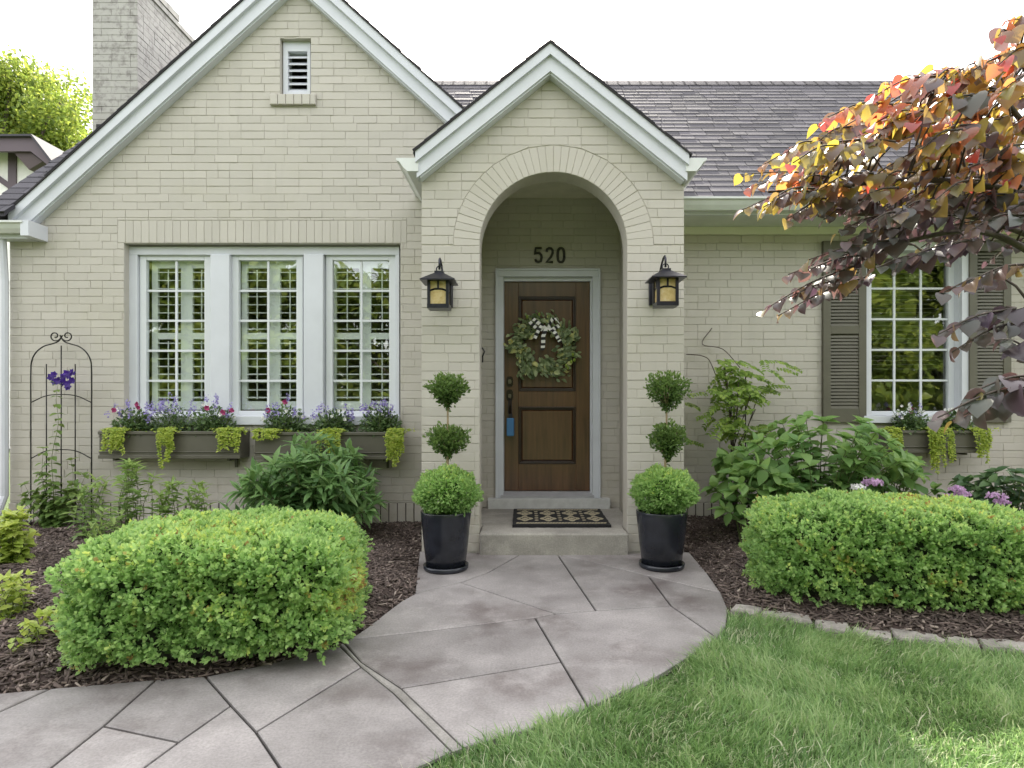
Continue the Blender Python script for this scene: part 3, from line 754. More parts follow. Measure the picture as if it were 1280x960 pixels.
# ---- bricks: the 300 that show largest are pieces of their own, the rest one part
def score(b):
    po, (O,e,nr), mat, wall = b
    if wall != 'porch': return 0
    c = Vector(O)+Vector(e)*(sum(p[0] for p in po)/len(po)); z = sum(p[1] for p in po)/len(po)
    py = H-F*(z-CZ)/c.y
    return abs(area2(po))*(1 if py < 690 else .1)
order = sorted(range(len(BR)), key=lambda i: score(BR[i]), reverse=True); single = set(order[:300])
rest = {'brick': MB(), 'chimney': MB()}
for i, (po, fr, mat, wall) in enumerate(BR):
    V, Fs, ctr = brick_mesh(po, fr); tv = random.random()
    if i in single:
        me = raw_mesh('brick', V, Fs, M[mat], False, [tv]*len(V)); o = link('brick', me, pw); o.location = ctr-wloc(pw)
    else:
        r = rest[mat]; r.tv = tv; r.add([v+ctr for v in V], Fs)
rest['brick'].build('brickwork', M['brick'], house, kind='stuff'); rest['chimney'].build('chimney_brickwork', M['chimney'], ch, kind='stuff')

# ---- rake boards, fascia, gutters
def rake(xa, za, sl, xl, xr, y0, y1, v0, v1, name='rake_board'):
    for x in (xl, xr):
        s = -sl*abs(x-xa); pts = [(xa,za-v1),(xa,za-v0),(x,za+s-v0),(x,za+s-v1)]
        if x > xa: pts = pts[::-1]
        MB().prism(pts, y0, y1).build(name, M['trim'], house)
gl_, gr_ = PX(10,YGT), -.52
rake(GXT, GTA, SG, gl_, gr_, YGT, YL-.002, 0, .095, 'rake_moulding'); rake(GXT, GTA, SG, gl_+.02, gr_, YGT+.035, YL-.002, .095, .226)
rake(GXT, GTA, SG, gl_+.02, gr_, YGT+.055, YL-.002, .226, .243, 'rake_bead')
pl_, pr_ = PX(519,YPT), PX(861.5,YPT)
rake(PXT, PTA, SP, pl_, pr_, YPT, YP-.002, 0, .085, 'rake_moulding'); rake(PXT, PTA, SP, pl_+.006, pr_-.006, YPT+.03, YP-.002, .085, .205)
rake(PXT, PTA, SP, pl_+.03, pr_-.03, YPT+.05, YP-.002, .205, .222, 'rake_bead')
def gutter(a, b, side, w=.115, h=.10):
    """K profile swept from a to b, side = outward direction"""
    s = Vector(side); mb = MB(); z = Vector((0,0,1))
    P = [s*0, s*w, s*w-z*.018, s*(w*.86)-z*.03, s*(w*.72)-z*.065, s*(w*.5)-z*h, z*-h]
    P = [tuple(p) for p in P]
    mb.extr(a, b, P); return mb
zt = PZ(196,YPT)
gutter((pl_+.02,YPT+.02,zt), (pl_+.02,YL-.004,zt), (-1,0,0), .175, .105).build('porch_gutter', M['gutter'], house)
gutter((pr_-.02,YPT+.02,zt), (pr_-.02,6.0,zt), (1,0,0), .165, .105).build('porch_gutter', M['gutter'], house)
for x0, x1 in ((pl_+.018,PL+.003),(PR-.003,pr_-.018)):
    MB().box(x0, x1, YPT+.14, YL, zt-.115, zt-.09).build('porch_soffit', M['gutter'], house)
gz0 = PZ(247.5,5.55)
gutter((PR+.002,5.62,gz0), (5.4,5.62,gz0), (0,-1,0), .12, .105).build('eave_gutter', M['gutter'], house)
MB().box(PR+.002, 5.38, 5.622, 5.66, gz0-.13, gz0+.01).build('fascia', M['trim'], house)
MB().box(PR+.002, 5.36, 5.66, YD-.002, gz0-.12, gz0-.10).build('soffit', M['gutter'], house)
MB().box(PR+.002, 5.36, YD-.06, YD-.001, gz0-.19, gz0-.121).build('frieze_board', simple('cream frieze paint', (.66,.66,.52), .6), house)
# left eave return
zl = PZ(277,5.56)
gutter((-5.6,5.62,zl), (PX(33,5.56),5.62,zl), (0,-1,0), .11, .10).build('eave_gutter', M['gutter'], house)
MB().box(PX(32,5.58), PX(42,5.58), 5.52, YL-.002, zl-.135, zl+.004).build('eave_return', M['trim'], house)
MB().box(-5.6, PX(32,5.6), 5.622, YL-.002, zl-.135, zl-.01).build('eave_return', M['trim'], house)
mb = MB(); mb.tube([(-4.80,5.66,zl-.06),(-4.80,5.67,zl-.2),(-4.80,5.69,zl-.5),(-4.80,5.69,.35),(-4.82,5.60,.12)], .033, 8); mb.build('downspout', M['trim'], house)

# ================================================================== OPENINGS (parts of the house)
def bevel(o, w=.003, seg=2):
    m = o.modifiers.new('bevel', 'BEVEL'); m.width = w; m.segments = seg; m.limit_method = 'ANGLE'; m.angle_limit = R(40); return o
YF = YL+.075
fl, fr_, ft, fb = PX(160,YF), PX(499,YF), PZ(308,YF), PZ(531,YF)
cas = MB(); z1 = PZ(318.5,YF)
cas.box(fl, fr_, YF, YL+.158, z1, ft)
cas.box(fl, PX(171.5,YF), YF, YL+.158, PZ(520,YF), z1); cas.box(PX(487.5,YF)+.05, fr_, YF, YL+.158, PZ(520,YF), z1)
casing = bevel(cas.build('window_casing', M['trim'], house), .004)
for a, b in ((263,287),(379.5,404)):
    bevel(MB().box(PX(a,YF-.02), PX(b,YF-.02), YF-.025, YL+.15, PZ(520,YF), z1-.001).build('mullion', M['trim'], casing), .006)
bevel(MB().box(W0+.003, W1-.003, YL-.035, YL+.158, fb+.002, PZ(519.5,YF)).build('window_sill', M['trim'], casing), .006)
def sash(win, x0, x1, z0, z1, y, cols, rows, st=.062, vs_=None, hs=None):
    s = MB(); s.box(x0,x0+st,y,y+.05,z0,z1); s.box(x1-st,x1,y,y+.05,z0,z1); s.box(x0+st,x1-st,y+.001,y+.05,z1-st*.8,z1); s.box(x0+st,x1-st,y+.001,y+.05,z0,z0+st*.8)
    bevel(s.build('sash', M['trim_warm'], win), .004)
    gx0, gx1, gz0, gz1 = x0+st, x1-st, z0+st*.8, z1-st*.8; yg = y+.028
    mu = MB(); xs = [gx0+(gx1-gx0)*i/cols for i in range(cols+1)]; zs = [gz0+(gz1-gz0)*i/rows for i in range(rows+1)]
    for x in xs[1:-1]: mu.box(x-.010,x+.010,yg-.010,yg+.006,gz0,gz1)
    for z in zs[1:-1]: mu.box(gx0,gx1,yg-.008,yg+.005,z-.010,z+.010)
    mu.build('muntin_grid', M['trim_warm'], win)
    for i in range(cols):
        for j in range(rows):
            mb = MB(); tl = random.uniform(-.0006,.0006); tb = random.uniform(-.0006,.0006)
            mb.add([(xs[i],yg-.001+tl,zs[j]),(xs[i+1],yg-.001-tl,zs[j]),(xs[i+1],yg-.001+tb,zs[j+1]),(xs[i],yg-.001-tb,zs[j+1])], [(0,1,2,3)]); mb.build('pane', M['glass'], win)
def plantation(win, x0, xm, x1, zb, zt, zm, y, mat, nl=8):
    f = MB(); st = .056
    for a, b in ((x0,xm),(xm,x1)):
        f.box(a,a+st,y,y+.03,zb,zt); f.box(b-st,b,y,y+.03,zb,zt)
        for c, d in ((zt-.07,zt),(zm-.03,zm+.03),(zb,zb+.08)): f.box(a+st,b-st,y+.001,y+.029,c,d)
        f.tube([((a+b)/2,y-.018,zb+.10),((a+b)/2,y-.018,zm-.05)], .006, 4); f.tube([((a+b)/2,y-.018,zm+.05),((a+b)/2,y-.018,zt-.09)], .006, 4)
        for c, d in ((zb+.08,zm-.03),(zm+.03,zt-.07)):
            for k in range(nl):
                z = c+(d-c)*(k+.5)/nl; L = MB(); t = R(9); dy, dz = .030*math.cos(t), .030*math.sin(t); yc = y+.015; h = .0055
                L.add([(a+st,yc-dy,z-dz-h*.6),(b-st,yc-dy,z-dz-h*.6),(b-st,yc+dy,z+dz-h*.6),(a+st,yc+dy,z+dz-h*.6),
                       (a+st,yc-dy,z-dz+h*.6),(b-st,yc-dy,z-dz+h*.6),(b-st,yc+dy,z+dz+h*.6),(a+st,yc+dy,z+dz+h*.6)], BOXF)
                L.build('louver', mat, win)
    f.build('shutter_frame', mat, win)
YS = YL+.105; YSH = YL+.172
for (a, b), (p, q, r) in zip(((174.5,263.5),(290,378.5),(407.5,494.5)), ((190,233.5,273),(302,343,384),(413,456.5,500))):
    w0 = MB(); x0, x1 = PX(a,YS), PX(b,YS); zt, zb = PZ(318.8,YS), PZ(520,YS)
    w0.box(x0-.012,x0,YS+.02,YS+.05,zb,zt); win = w0.build('window', M['trim_warm'], house)
    sash(win, x0, x1, zb, zt, YS, 2, 5)
    plantation(win, PX(p,YSH), PX(q,YSH), PX(r,YSH), PZ(512,YSH), PZ(326,YSH), PZ(420,YSH), YSH, M['shutter_white'])
# right window
YC = YD-.025
c0x, c1x = PX(1077,YD), PX(1211,YD); ct, cb = PZ(303,YD), PZ(528.5,YD)
w0 = MB(); cw = .085
w0.box(c0x,c0x+cw,YC,YD+.02,cb+.07,ct-cw); w0.box(c1x-cw,c1x,YC,YD+.02,cb+.07,ct-cw); w0.box(c0x,c1x,YC-.002,YD+.02,ct-cw,ct); w0.box(c0x-.0,c1x+.0,YC-.025,YD+.02,cb,cb+.07)
w0.box(c0x+.02,c0x+cw,YD+.02,YD+.17,cb,ct); w0.box(c1x-cw,c1x-.02,YD+.02,YD+.17,cb,ct); w0.box(c0x+cw,c1x-cw,YD+.02,YD+.17,ct-cw,ct-.02); w0.box(c0x+cw,c1x-cw,YD+.02,YD+.17,cb,cb+.07)
win = bevel(w0.build('window', M['trim'], house), .004)
YSR = YD+.085
sash(win, c0x+cw-.02, c1x-cw, cb+.07, ct-cw, YSR, 3, 5, .055)
m_blind = simple('dim wooden blind', (.16,.15,.13), .6)
for k in range(26):
    z = ct-cw-.03-k*.045; mb = MB(); mb.box(c0x+cw,c1x-cw-.03,YD+.30,YD+.335,z,z+.004); mb.build('blind_slat', m_blind, win)
def shutter(x0, x1, z0, z1):
    st = .075; y0 = YD-.045; zm = z0+(z1-z0)*.51
    f = MB(); f.box(x0,x0+st,y0,YD-.003,z0,z1); f.box(x1-st,x1,y0,YD-.003,z0,z1)
    for a, b in ((z0,z0+.14),(zm-.04,zm+.04),(z1-.11,z1)): f.box(x0+st,x1-st,y0+.001,YD-.003,a,b)
    f.box(x0+st,x1-st,YD-.012,YD-.004,z0+.1,z1-.1)
    s = bevel(f.build('shutter', M['olive'], house), .003)
    L = MB()
    for a, b in ((z0+.14,zm-.04),(zm+.04,z1-.11)):
        z = a
        while z < b-.02:
            L.add([(x0+st,y0+.006,z),(x1-st,y0+.006,z),(x1-st,YD-.014,z+.030),(x0+st,YD-.014,z+.030),(x0+st,y0+.006,z+.007),(x0+st,y0+.010,z+.019),(x1-st,y0+.010,z+.019),(x1-st,YD-.014,z+.042),(x0+st,YD-.014,z+.042),(x0+st,YD-.014,z+.037)], BOXF); z += .033
    L.build('louvers', M['olive'], s, kind='stuff')
shutter(PX(1029,YD-.04), PX(1083,YD-.04), PZ(528,YD-.04), PZ(301,YD-.04)); shutter(PX(1212,YD-.04), PX(1264,YD-.04), PZ(528,YD-.04), PZ(300,YD-.04))
# attic vent
vf = MB(); yv = YL+.05; a, b, c, d = PX(354,yv), PX(388,yv), PZ(118,yv), PZ(52,yv)
vf.box(a,a+.045,yv,YL+.15,c,d); vf.box(b-.03,b,yv,YL+.15,c,d); vf.box(a+.045,b-.03,yv,YL+.15,d-.09,d); vf.box(a+.045,b-.03,yv,YL+.15,c,c+.025)
vent = vf.build('attic_vent', M['trim'], house)
for k in range(6):
    z = c+.03+k*(d-.09-c-.03)/6; L = MB(); L.add([(a+.045,yv+.01,z),(b-.03,yv+.01,z),(b-.03,yv+.055,z+.04),(a+.045,yv+.055,z+.04),(a+.045,yv+.01,z+.009),(b-.03,yv+.01,z+.009),(b-.03,yv+.055,z+.049),(a+.045,yv+.055,z+.049)], BOXF); L.build('louver', M['trim'], vent)
x = V0-.085
while x < V1+.05:                                          # rowlock sill under the vent
    e = min(x+.075, V1+.055); mb = MB(); mb.tv = random.random(); mb.cbox(x+.002, e-.002, YL-.035, YL+.05, VZ0-.1, VZ0-.003, .005); mb.build('sill_brick', M['brick'], vent); x = e
# door
YDR = YD+.045
dx0, dx1, dz0, dz1 = PX(630,YDR), PX(737.5,YDR), PZ(613.5,YDR), PZ(352,YDR)
f = MB(); fz0 = PZ(622,YD-.01); cw = .078
xa, xb, zt = DF0-.004, DF1+.004, DFZ+.004
f.box(xa,xa+cw,YD-.03,YD+.15,fz0,zt-cw); f.box(xb-cw,xb,YD-.03,YD+.15,fz0,zt-cw); f.box(xa,xb,YD-.032,YD+.15,zt-cw,zt)
f.box(xa-.0,xa+.02,YD-.045,YD-.03,fz0,zt); f.box(xb-.02,xb,YD-.045,YD-.03,fz0,zt); f.box(xa+.02,xb-.02,YD-.045,YD-.032,zt-.02,zt)
f.box(xa+cw,dx0+.002,YD+.012,YD+.15,fz0,zt-cw); f.box(dx1-.002,xb-cw,YD+.012,YD+.15,fz0,zt-cw); f.box(dx0,dx1,YD+.012,YD+.15,dz1-.002,zt-cw)
bevel(f.build('door_frame', M['trim'], house), .003)
th = MB(); th.extr((dx0-.03,0,0),(dx1+.03,0,0), [(0,YD-.06,.268),(0,YD-.06,.288),(0,YD+.03,dz0-.004),(0,YD+.15,dz0-.004),(0,YD+.15,.268)])
th.build('threshold', simple('aluminium threshold', (.42,.42,.44), .5, .3, 8, .1), house)
bevel(MB().box(PX(609.5,YD-.08), PX(763,YD-.08), YD-.085, YD+.15, .165, .268).build('door_sill', M['stone'], house), .006)
door = MB(); st0, st1 = PX(648,YDR), PX(720,YDR)
up0, up1, lo0, lo1 = PZ(489,YDR), PZ(370.5,YDR), PZ(580,YDR), PZ(508.5,YDR)
door.box(dx0+.003,st0,YDR,YDR+.045,dz0,dz1-.003); door.box(st1,dx1-.003,YDR,YDR+.045,dz0,dz1-.003)
for a, b in ((dz0,lo0),(lo1,up0),(up1,dz1-.003)): door.box(st0,st1,YDR+.0006,YDR+.045,a,b)
dr = bevel(door.build('door', M['wood'], house), .003)
for a, b in ((lo0,lo1),(up0,up1)):
    mo = MB(); w = .030
    for k, (i, o_, yy) in enumerate(((0,w*.5,YDR-.006),(w*.5,w,YDR+.006))):
        x0, x1, q0, q1 = st0+i, st1-i, a+i, b-i; t = o_-i
        mo.box(x0,x0+t,yy,YDR+.03,q0,q1); mo.box(x1-t,x1,yy,YDR+.03,q0,q1); mo.box(x0+t,x1-t,yy,YDR+.03,q0,q0+t); mo.box(x0+t,x1-t,yy,YDR+.03,q1-t,q1)
    bevel(mo.build('panel_moulding', M['wood_dark'], dr), .003)
    MB().cbox(st0+w,st1-w,YDR+.012,YDR+.03,a+w,b-w,.012).build('door_panel', M['wood'], dr)
def plate(cx, cz, w, h, y, name, mat):
    pts = [(cx+w*math.copysign(abs(math.cos(t))**.6, math.cos(t)), cz+h*math.copysign(abs(math.sin(t))**.6, math.sin(t))) for t in np.linspace(0, 2*math.pi, 20, endpoint=False)]
    return MB().prism(pts, y-.012, y+.004).build(name, mat, dr)
hx = PX(637.2,YDR)
plate(hx, PZ(477,YDR), .034, .052, YDR, 'deadbolt', M['steel']); plate(hx, PZ(477,YDR), .017, .022, YDR-.012, 'lock_cylinder', M['ring_metal'])
plate(hx, PZ(494,YDR), .034, .058, YDR, 'handle_plate', M['steel']); plate(hx, PZ(495,YDR), .015, .020, YDR-.012, 'thumb_latch', M['ring_metal'])
mb = MB(); mb.tube([(hx,YDR-.01,PZ(497,YDR)),(hx,YDR-.05,PZ(500,YDR)),(hx+.004,YDR-.062,PZ(508,YDR)),(hx+.003,YDR-.05,PZ(516,YDR)),(hx,YDR-.005,PZ(520,YDR))], .009, 8); mb.build('handle', M['steel'], dr, True)

# ================================================================== PORCH STEP AND THINGS ON THE HOUSE
mb = MB(); mb.vprism([(AX0+.006,4.90),(AX1-.006,4.90),(AX1-.006,YP+.225),(VX1-.01,YP+.225),(VX1-.01,YD-.003),(VX0+.01,YD-.003),(VX0+.01,YP+.225),(AX0+.006,YP+.225)], -.03, .17)
st = bevel(mb.build('porch_step', M['step'], None), .014, 3); tag(st, 'low worn concrete step under the porch arch', 'step')
lb = thing('lockbox', 'blue lockbox hanging from the front door handle', 'lockbox', (hx,YDR-.07,PZ(545,YDR)))
yb = YDR-.075; x0, x1 = hx-.034+.006, hx+.040+.004
bevel(MB().box(x0,x1,yb-.02,yb+.022,PZ(545,yb),PZ(522.5,yb)).build('body', M['blue_box'], lb), .008, 3)
MB().box(x0+.018,x1-.018,yb-.012,yb+.012,PZ(523,yb),PZ(517,yb)).build('collar', M['ribbon_b'], lb)
mb = MB(); zc = PZ(517,yb); mb.tube([(hx-.012,yb,zc),(hx-.013,yb+.004,zc+.06),(hx-.008,yb+.02,PZ(501,YDR)),(hx+.004,yb+.028,PZ(499,YDR)),(hx+.016,yb+.02,PZ(501,YDR)),(hx+.020,yb+.004,zc+.06),(hx+.018,yb,zc)], .0045, 6); mb.build('shackle', M['ribbon_b'], lb, True)

def digit(cx, z0, w, h, ch, par):
    y = YD-.014; P = {
     '5': [[(.5,.5),(-.42,.5),(-.5,.06),(-.2,.16),(.1,.17),(.42,.02),(.5,-.2),(.36,-.42),(0,-.5),(-.34,-.44),(-.5,-.3)]],
     '2': [[(-.48,.25),(-.40,.42),(-.1,.5),(.22,.48),(.46,.33),(.44,.12),(.2,-.12),(-.5,-.5),(.52,-.5)]],
     '0': [[(.5*math.copysign(abs(math.cos(t))**.75,math.cos(t)), .5*math.copysign(abs(math.sin(t))**.75,math.sin(t))) for t in np.linspace(0,2*math.pi,25)]]}[ch]
    mb = MB()
    for L in P: mb.tube([(cx+x*w, y, z0+(v+.5)*h) for x, v in L], .0125, 8)
    return mb.build('digit', M['number'], par, True)
nb = thing('house_number', 'dark metal house number 520 above the front door', 'house number', (PX(687,YD),YD,PZ(329,YD)))
for ch, px in (('5',673),('2',687),('0',701)): digit(PX(px,YD), PZ(328,YD), .064, .138, ch, nb)

def lantern(bx, bz, label):
    yb = YP; yc = 4.70; s = 4.70/F
    t = thing('wall_lantern', label, 'lantern', (bx,yb,bz), 'craftsman lanterns on the porch piers')
    bevel(MB().box(bx-.07,bx+.07,yb-.035,yb-.001,bz-.075,bz+.145).build('back_plate', M['lamp_metal'], t), .005)
    w = .070; zt, zb = bz+.085, bz-.115
    zr = zt+.058
    mb = MB(); mb.tube([(bx,yb-.03,bz+.10),(bx,yb-.09,bz+.155),(bx,yb-.17,bz+.225),(bx,yb-.24,bz+.262),(bx,yc+.02,bz+.262),(bx,yc,bz+.245),(bx,yc,zr+.03)], .0085, 6)
    mb.tube([(bx+.024*math.cos(a),yc,zr+.033+.024*math.sin(a)) for a in np.linspace(0,2*math.pi,13)], .005, 5); mb.build('arm', M['lamp_metal'], t, True)
    r = MB(); e = .130; k = .034
    def ring(h, z): return [(bx-h,yc-h,z),(bx+h,yc-h,z),(bx+h,yc+h,z),(bx-h,yc+h,z)]
    V = ring(e,zt-.012)+ring(e,zt-.004)+ring(k,zr)+ring(k,zr+.016)
    r.add(V, [(3,2,1,0)]+[(4*j+i,4*j+(i+1) % 4,4*j+4+(i+1) % 4,4*j+4+i) for j in range(3) for i in range(4)]+[(12,13,14,15)]); r.build('roof_cap', M['lamp_metal'], t)
    fr = MB(); b = .011
    for sx in (-1,1):
        for sy in (-1,1): fr.box(bx+sx*w-b,bx+sx*w+b,yc+sy*w-b,yc+sy*w+b,zb,zt-.012)
    for z0, z1 in ((zb-.016,zb+.016),(zt-.03,zt-.0125)): fr.box(bx-w-b-.001,bx+w+b+.001,yc-w-b-.001,yc+w+b+.001,z0,z1) if z0 < zb else None
    zm = zt-.075
    for sy in (-1,1):
        fr.tube([(bx-w,yc+sy*w,zm-.012),(bx-w*.4,yc+sy*w,zm+.004),(bx+w*.4,yc+sy*w,zm+.004),(bx+w,yc+sy*w,zm-.012)], .007, 4); fr.box(bx-.007,bx+.007,yc+sy*w-.006,yc+sy*w+.006,zm,zt-.012)
        fr.tube([(bx+sy*w,yc-w,zm-.012),(bx+sy*w,yc-w*.4,zm+.004),(bx+sy*w,yc+w*.4,zm+.004),(bx+sy*w,yc+w,zm-.012)], .007, 4); fr.box(bx+sy*w-.006,bx+sy*w+.006,yc-.007,yc+.007,zm,zt-.012)
    fr.build('lantern_frame', M['lamp_metal'], t)
    q = w-.002
    for (x0,x1,y0,y1) in ((bx-q,bx+q,yc-q,yc-q+.003),(bx-q,bx-q+.003,yc-q+.004,yc+q),(bx+q-.003,bx+q,yc-q+.004,yc+q),(bx-q+.004,bx+q-.004,yc+q-.003,yc+q)):
        MB().box(x0,x1,y0,y1,zb+.016,zt-.013).build('glass_pane', M['amber'], t)
lantern(PX(559,YP)-.022, PZ(372,4.75)+.032, 'dark bronze lantern with amber glass on the left porch pier')
lantern(PX(820.5,YP)+.005, PZ(369,4.75)+.032, 'dark bronze lantern with amber glass on the right porch pier')
bell = MB(); bx = AX0+.012; bell.tube([(bx,YP+.12,PZ(433,YP)),(bx+.02,YP+.12,PZ(438,YP)),(bx+.004,YP+.12,PZ(444,YP)),(bx+.004,YP+.12,PZ(452,YP))], .007, 5)
o = bell.build('wall_hook', M['black_metal'], None); tag(o, 'small black iron hook inside the left side of the arch', 'hook')

# doormat
mt = thing('doormat', 'black doormat with tan diamond pattern lying on the porch step', 'doormat', (.31,5.5,.171))
mx0, mx1, my0, my1, mz = -.095, .725, 5.13, 5.90, .171
n = 14
def fuzz(v): return v+random.uniform(-.004,.004)
poly = [(fuzz(mx0+(mx1-mx0)*i/40), fuzz(my0)) for i in range(40)]+[(fuzz(mx1), fuzz(my0+(my1-my0)*i/30)) for i in range(30)]+[(fuzz(mx1-(mx1-mx0)*i/40), fuzz(my1)) for i in range(40)]+[(fuzz(mx0), fuzz(my1-(my1-my0)*i/30)) for i in range(30)]
MB().vprism(poly, mz, mz+.022).build('mat_base', M['mat_black'], mt)
zz0, zz1 = mz+.0225, mz+.0255
def blob(cx, cy, rx, ry, k, name='motif'):
    P = [(cx+rx*(1+.22*math.cos(k*a))*math.cos(a)+random.uniform(-.003,.003), cy+ry*(1+.22*math.cos(k*a))*math.sin(a)+random.uniform(-.003,.003)) for a in np.linspace(0,2*math.pi,20,endpoint=False)]
    return P
for i in range(4):
    cx = mx0+(mx1-mx0)*(.125+.25*i)
    for cy in (my0+.27, my0+.53):
        m1 = MB(); outer = blob(cx,cy,.060,.100,4); inner = [(cx+(x-cx)*.55, cy+(y-cy)*.55) for x, y in outer]; N = len(outer)
        V = [(x,y,zz1) for x,y in outer]+[(x,y,zz1) for x,y in inner]+[(x,y,zz0) for x,y in outer]
        m1.add(V, [(i_,(i_+1) % N,(i_+1) % N+N,i_+N) for i_ in range(N)]+[(i_+2*N,(i_+1) % N+2*N,(i_+1) % N,i_) for i_ in range(N)])
        m1.vprism(blob(cx,cy,.020,.034,4), zz0, zz1); m1.build('diamond_motif', M['mat_tan'], mt)
for i in range(1,4):
    cx = mx0+(mx1-mx0)*.25*i
    for cy in (my0+.2, my0+.3, my0+.4, my0+.5, my0+.6): MB().vprism(blob(cx,cy,.013,.022,2), zz0, zz1).build('dot_motif', M['mat_tan'], mt)
for cy in (my0+.075, my1-.07):
    m1 = MB(); m1.vprism([(mx0+.035,cy-.008),(mx1-.035,cy-.008),(mx1-.035,cy+.008),(mx0+.035,cy+.008)], zz0-.001, zz1-.001)
    for i in range(30):
        cx = mx0+.04+(mx1-mx0-.08)*i/29; m1.vprism([(cx-.012,cy-.02),(cx+.010,cy-.012),(cx+.013,cy+.02),(cx-.008,cy+.014)], zz0, zz1)
    m1.build('border_motif', M['mat_tan'], mt)

# wreath
wy = YDR-.03; wc = Vector((PX(679,YDR-.03), wy, PZ(433.5,YDR-.03))); ws_ = wy/F
wr = thing('wreath', 'leafy green wreath with black and white striped ribbon on the front door', 'wreath', wc)
mb = MB()
for j in range(5):
    ph = random.random()*6; mb.tube([wc+Vector(((.20+.012*math.sin(3*a+ph))*math.cos(a), .008*math.sin(2*a+ph), (.20+.012*math.sin(3*a+ph))*math.sin(a))) for a in np.linspace(0,2*math.pi,40)], .005, 5)
mb.build('twig_ring', M['bark'], wr)
N = 760; a = rng.uniform(0,2*math.pi,N); rr = .225+rng.normal(0,.045,N)+.03*np.sin(a*5); keep = (np.abs(a-math.pi/2) > .25) | (rng.random(N) > .5)
a, rr = a[keep], rr[keep]; N = len(a)
pos = np.stack([wc.x+rr*np.cos(a), wc.y-.01-rng.random(N)*.05, wc.z+rr*np.sin(a)],1)
out = np.stack([np.cos(a), -.35+rng.normal(0,.35,N), np.sin(a)],1)*.7+np.stack([-np.sin(a), np.zeros(N), np.cos(a)],1)*.7+unit(N)*.55
scatter('leaves', 'oval', pos, out, np.stack([np.zeros(N),-np.ones(N),np.zeros(N)],1)+unit(N)*.7, rng.uniform(.035,.065,N), rng.random(N), M['wreath_leaf'], wr, 'stuff')
for (ax, az, n) in ((-1.0,-.05,34),(1.0,-.25,30),(.95,.25,26),(-.55,.85,14)):
    b = wc+Vector((ax*.18,-.03,az*.2)); tip = wc+Vector((ax*.35,-.04,az*.32)); mb = MB(); mb.tube([b, b.lerp(tip,.5)+Vector((0,-.02,.01)), tip], .003, 4); mb.build('sprig', M['stem_green'], wr)
    k = rng.random(n); p = np.array([b.lerp(tip, float(q)) for q in k])+rng.normal(0,.014,(n,3)); scatter('leaves', 'oval', p, np.array([(ax,-.2,az)]*n)+unit(n)*.8, unit(n)+np.array([0,-1.5,0]), rng.uniform(.03,.05,n), rng.random(n), M['wreath_leaf'], wr, 'stuff')
for px, py in ((659,396),(674,393),(716,443),(718,450),(708,457),(710,460),(714,452)):
    MB().ball((PX(px,wy-.05),wy-.05,PZ(py,wy-.05)), .013, 8, 5, 1.4).build('bud', M['yellow_leaf'], wr, True)
def ribbon(pts, w, side):
    mb = MB(); L = [Vector(p) for p in pts]; fine = []
    for i in range(len(L)-1):
        for k in range(8): fine.append(L[i].lerp(L[i+1], k/8))
    fine.append(L[-1]); s = Vector(side).normalized()*w
    for i in range(len(fine)-1):
        mb.mi = (i//3) % 2; p, q = fine[i], fine[i+1]; th_ = Vector((0,.002,0))
        mb.add([p-s,p+s,q+s,q-s,p-s+th_,p+s+th_,q+s+th_,q-s+th_], [(0,1,2,3),(7,6,5,4),(0,4,5,1),(1,5,6,2),(2,6,7,3),(3,7,4,0)])
    mb.build('ribbon', [M['ribbon_w'], M['ribbon_b']], wr)
def wp(px, py, d): return (PX(px,wy-d), wy-d, PZ(py,wy-d))
ribbon([wp(683,411,.07),wp(672,403,.10),wp(666,398,.10),wp(662,402,.09),wp(669,409,.08),wp(680,413,.07)], .017, (.7,0,.7))
ribbon([wp(685,411,.07),wp(690,399,.10),wp(697,399,.10),wp(699,407,.09),wp(692,411,.08),wp(685,413,.07)], .017, (.5,0,-.7))
ribbon([wp(683,410,.075),wp(679,420,.085),wp(679,430,.085),wp(678,438,.08)], .020, (1,0,.05))
ribbon([wp(686,410,.075),wp(694,416,.09),wp(698,424,.09),wp(701,428,.08)], .018, (.8,0,.5))
ribbon([wp(677,407,.09),wp(672,415,.095),wp(668,424,.09)], .016, (.8,0,-.4))

# ================================================================== PLANTERS WITH TOPIARY
def ball_leaves(c, rx, rz, n, size, mat, par, name='foliage_ball', cone=0.0, core=True, shape='small', squash=1.0):
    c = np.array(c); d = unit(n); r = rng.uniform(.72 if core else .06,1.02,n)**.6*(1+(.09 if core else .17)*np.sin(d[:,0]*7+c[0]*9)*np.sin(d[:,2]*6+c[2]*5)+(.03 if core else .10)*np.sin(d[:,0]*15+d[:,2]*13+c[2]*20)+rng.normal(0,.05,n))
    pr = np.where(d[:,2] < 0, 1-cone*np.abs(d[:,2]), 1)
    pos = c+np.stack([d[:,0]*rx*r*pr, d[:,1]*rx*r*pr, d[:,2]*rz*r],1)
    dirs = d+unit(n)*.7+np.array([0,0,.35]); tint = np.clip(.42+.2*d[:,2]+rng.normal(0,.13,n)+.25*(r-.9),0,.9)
    o = scatter(name, shape, pos, dirs, d+unit(n)*.8, rng.uniform(.7,1.3,n)*size, tint, mat, par)
    if core:
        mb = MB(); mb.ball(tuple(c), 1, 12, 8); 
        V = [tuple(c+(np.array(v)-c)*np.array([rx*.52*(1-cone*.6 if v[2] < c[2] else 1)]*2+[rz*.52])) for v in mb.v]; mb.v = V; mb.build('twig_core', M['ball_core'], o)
    return o
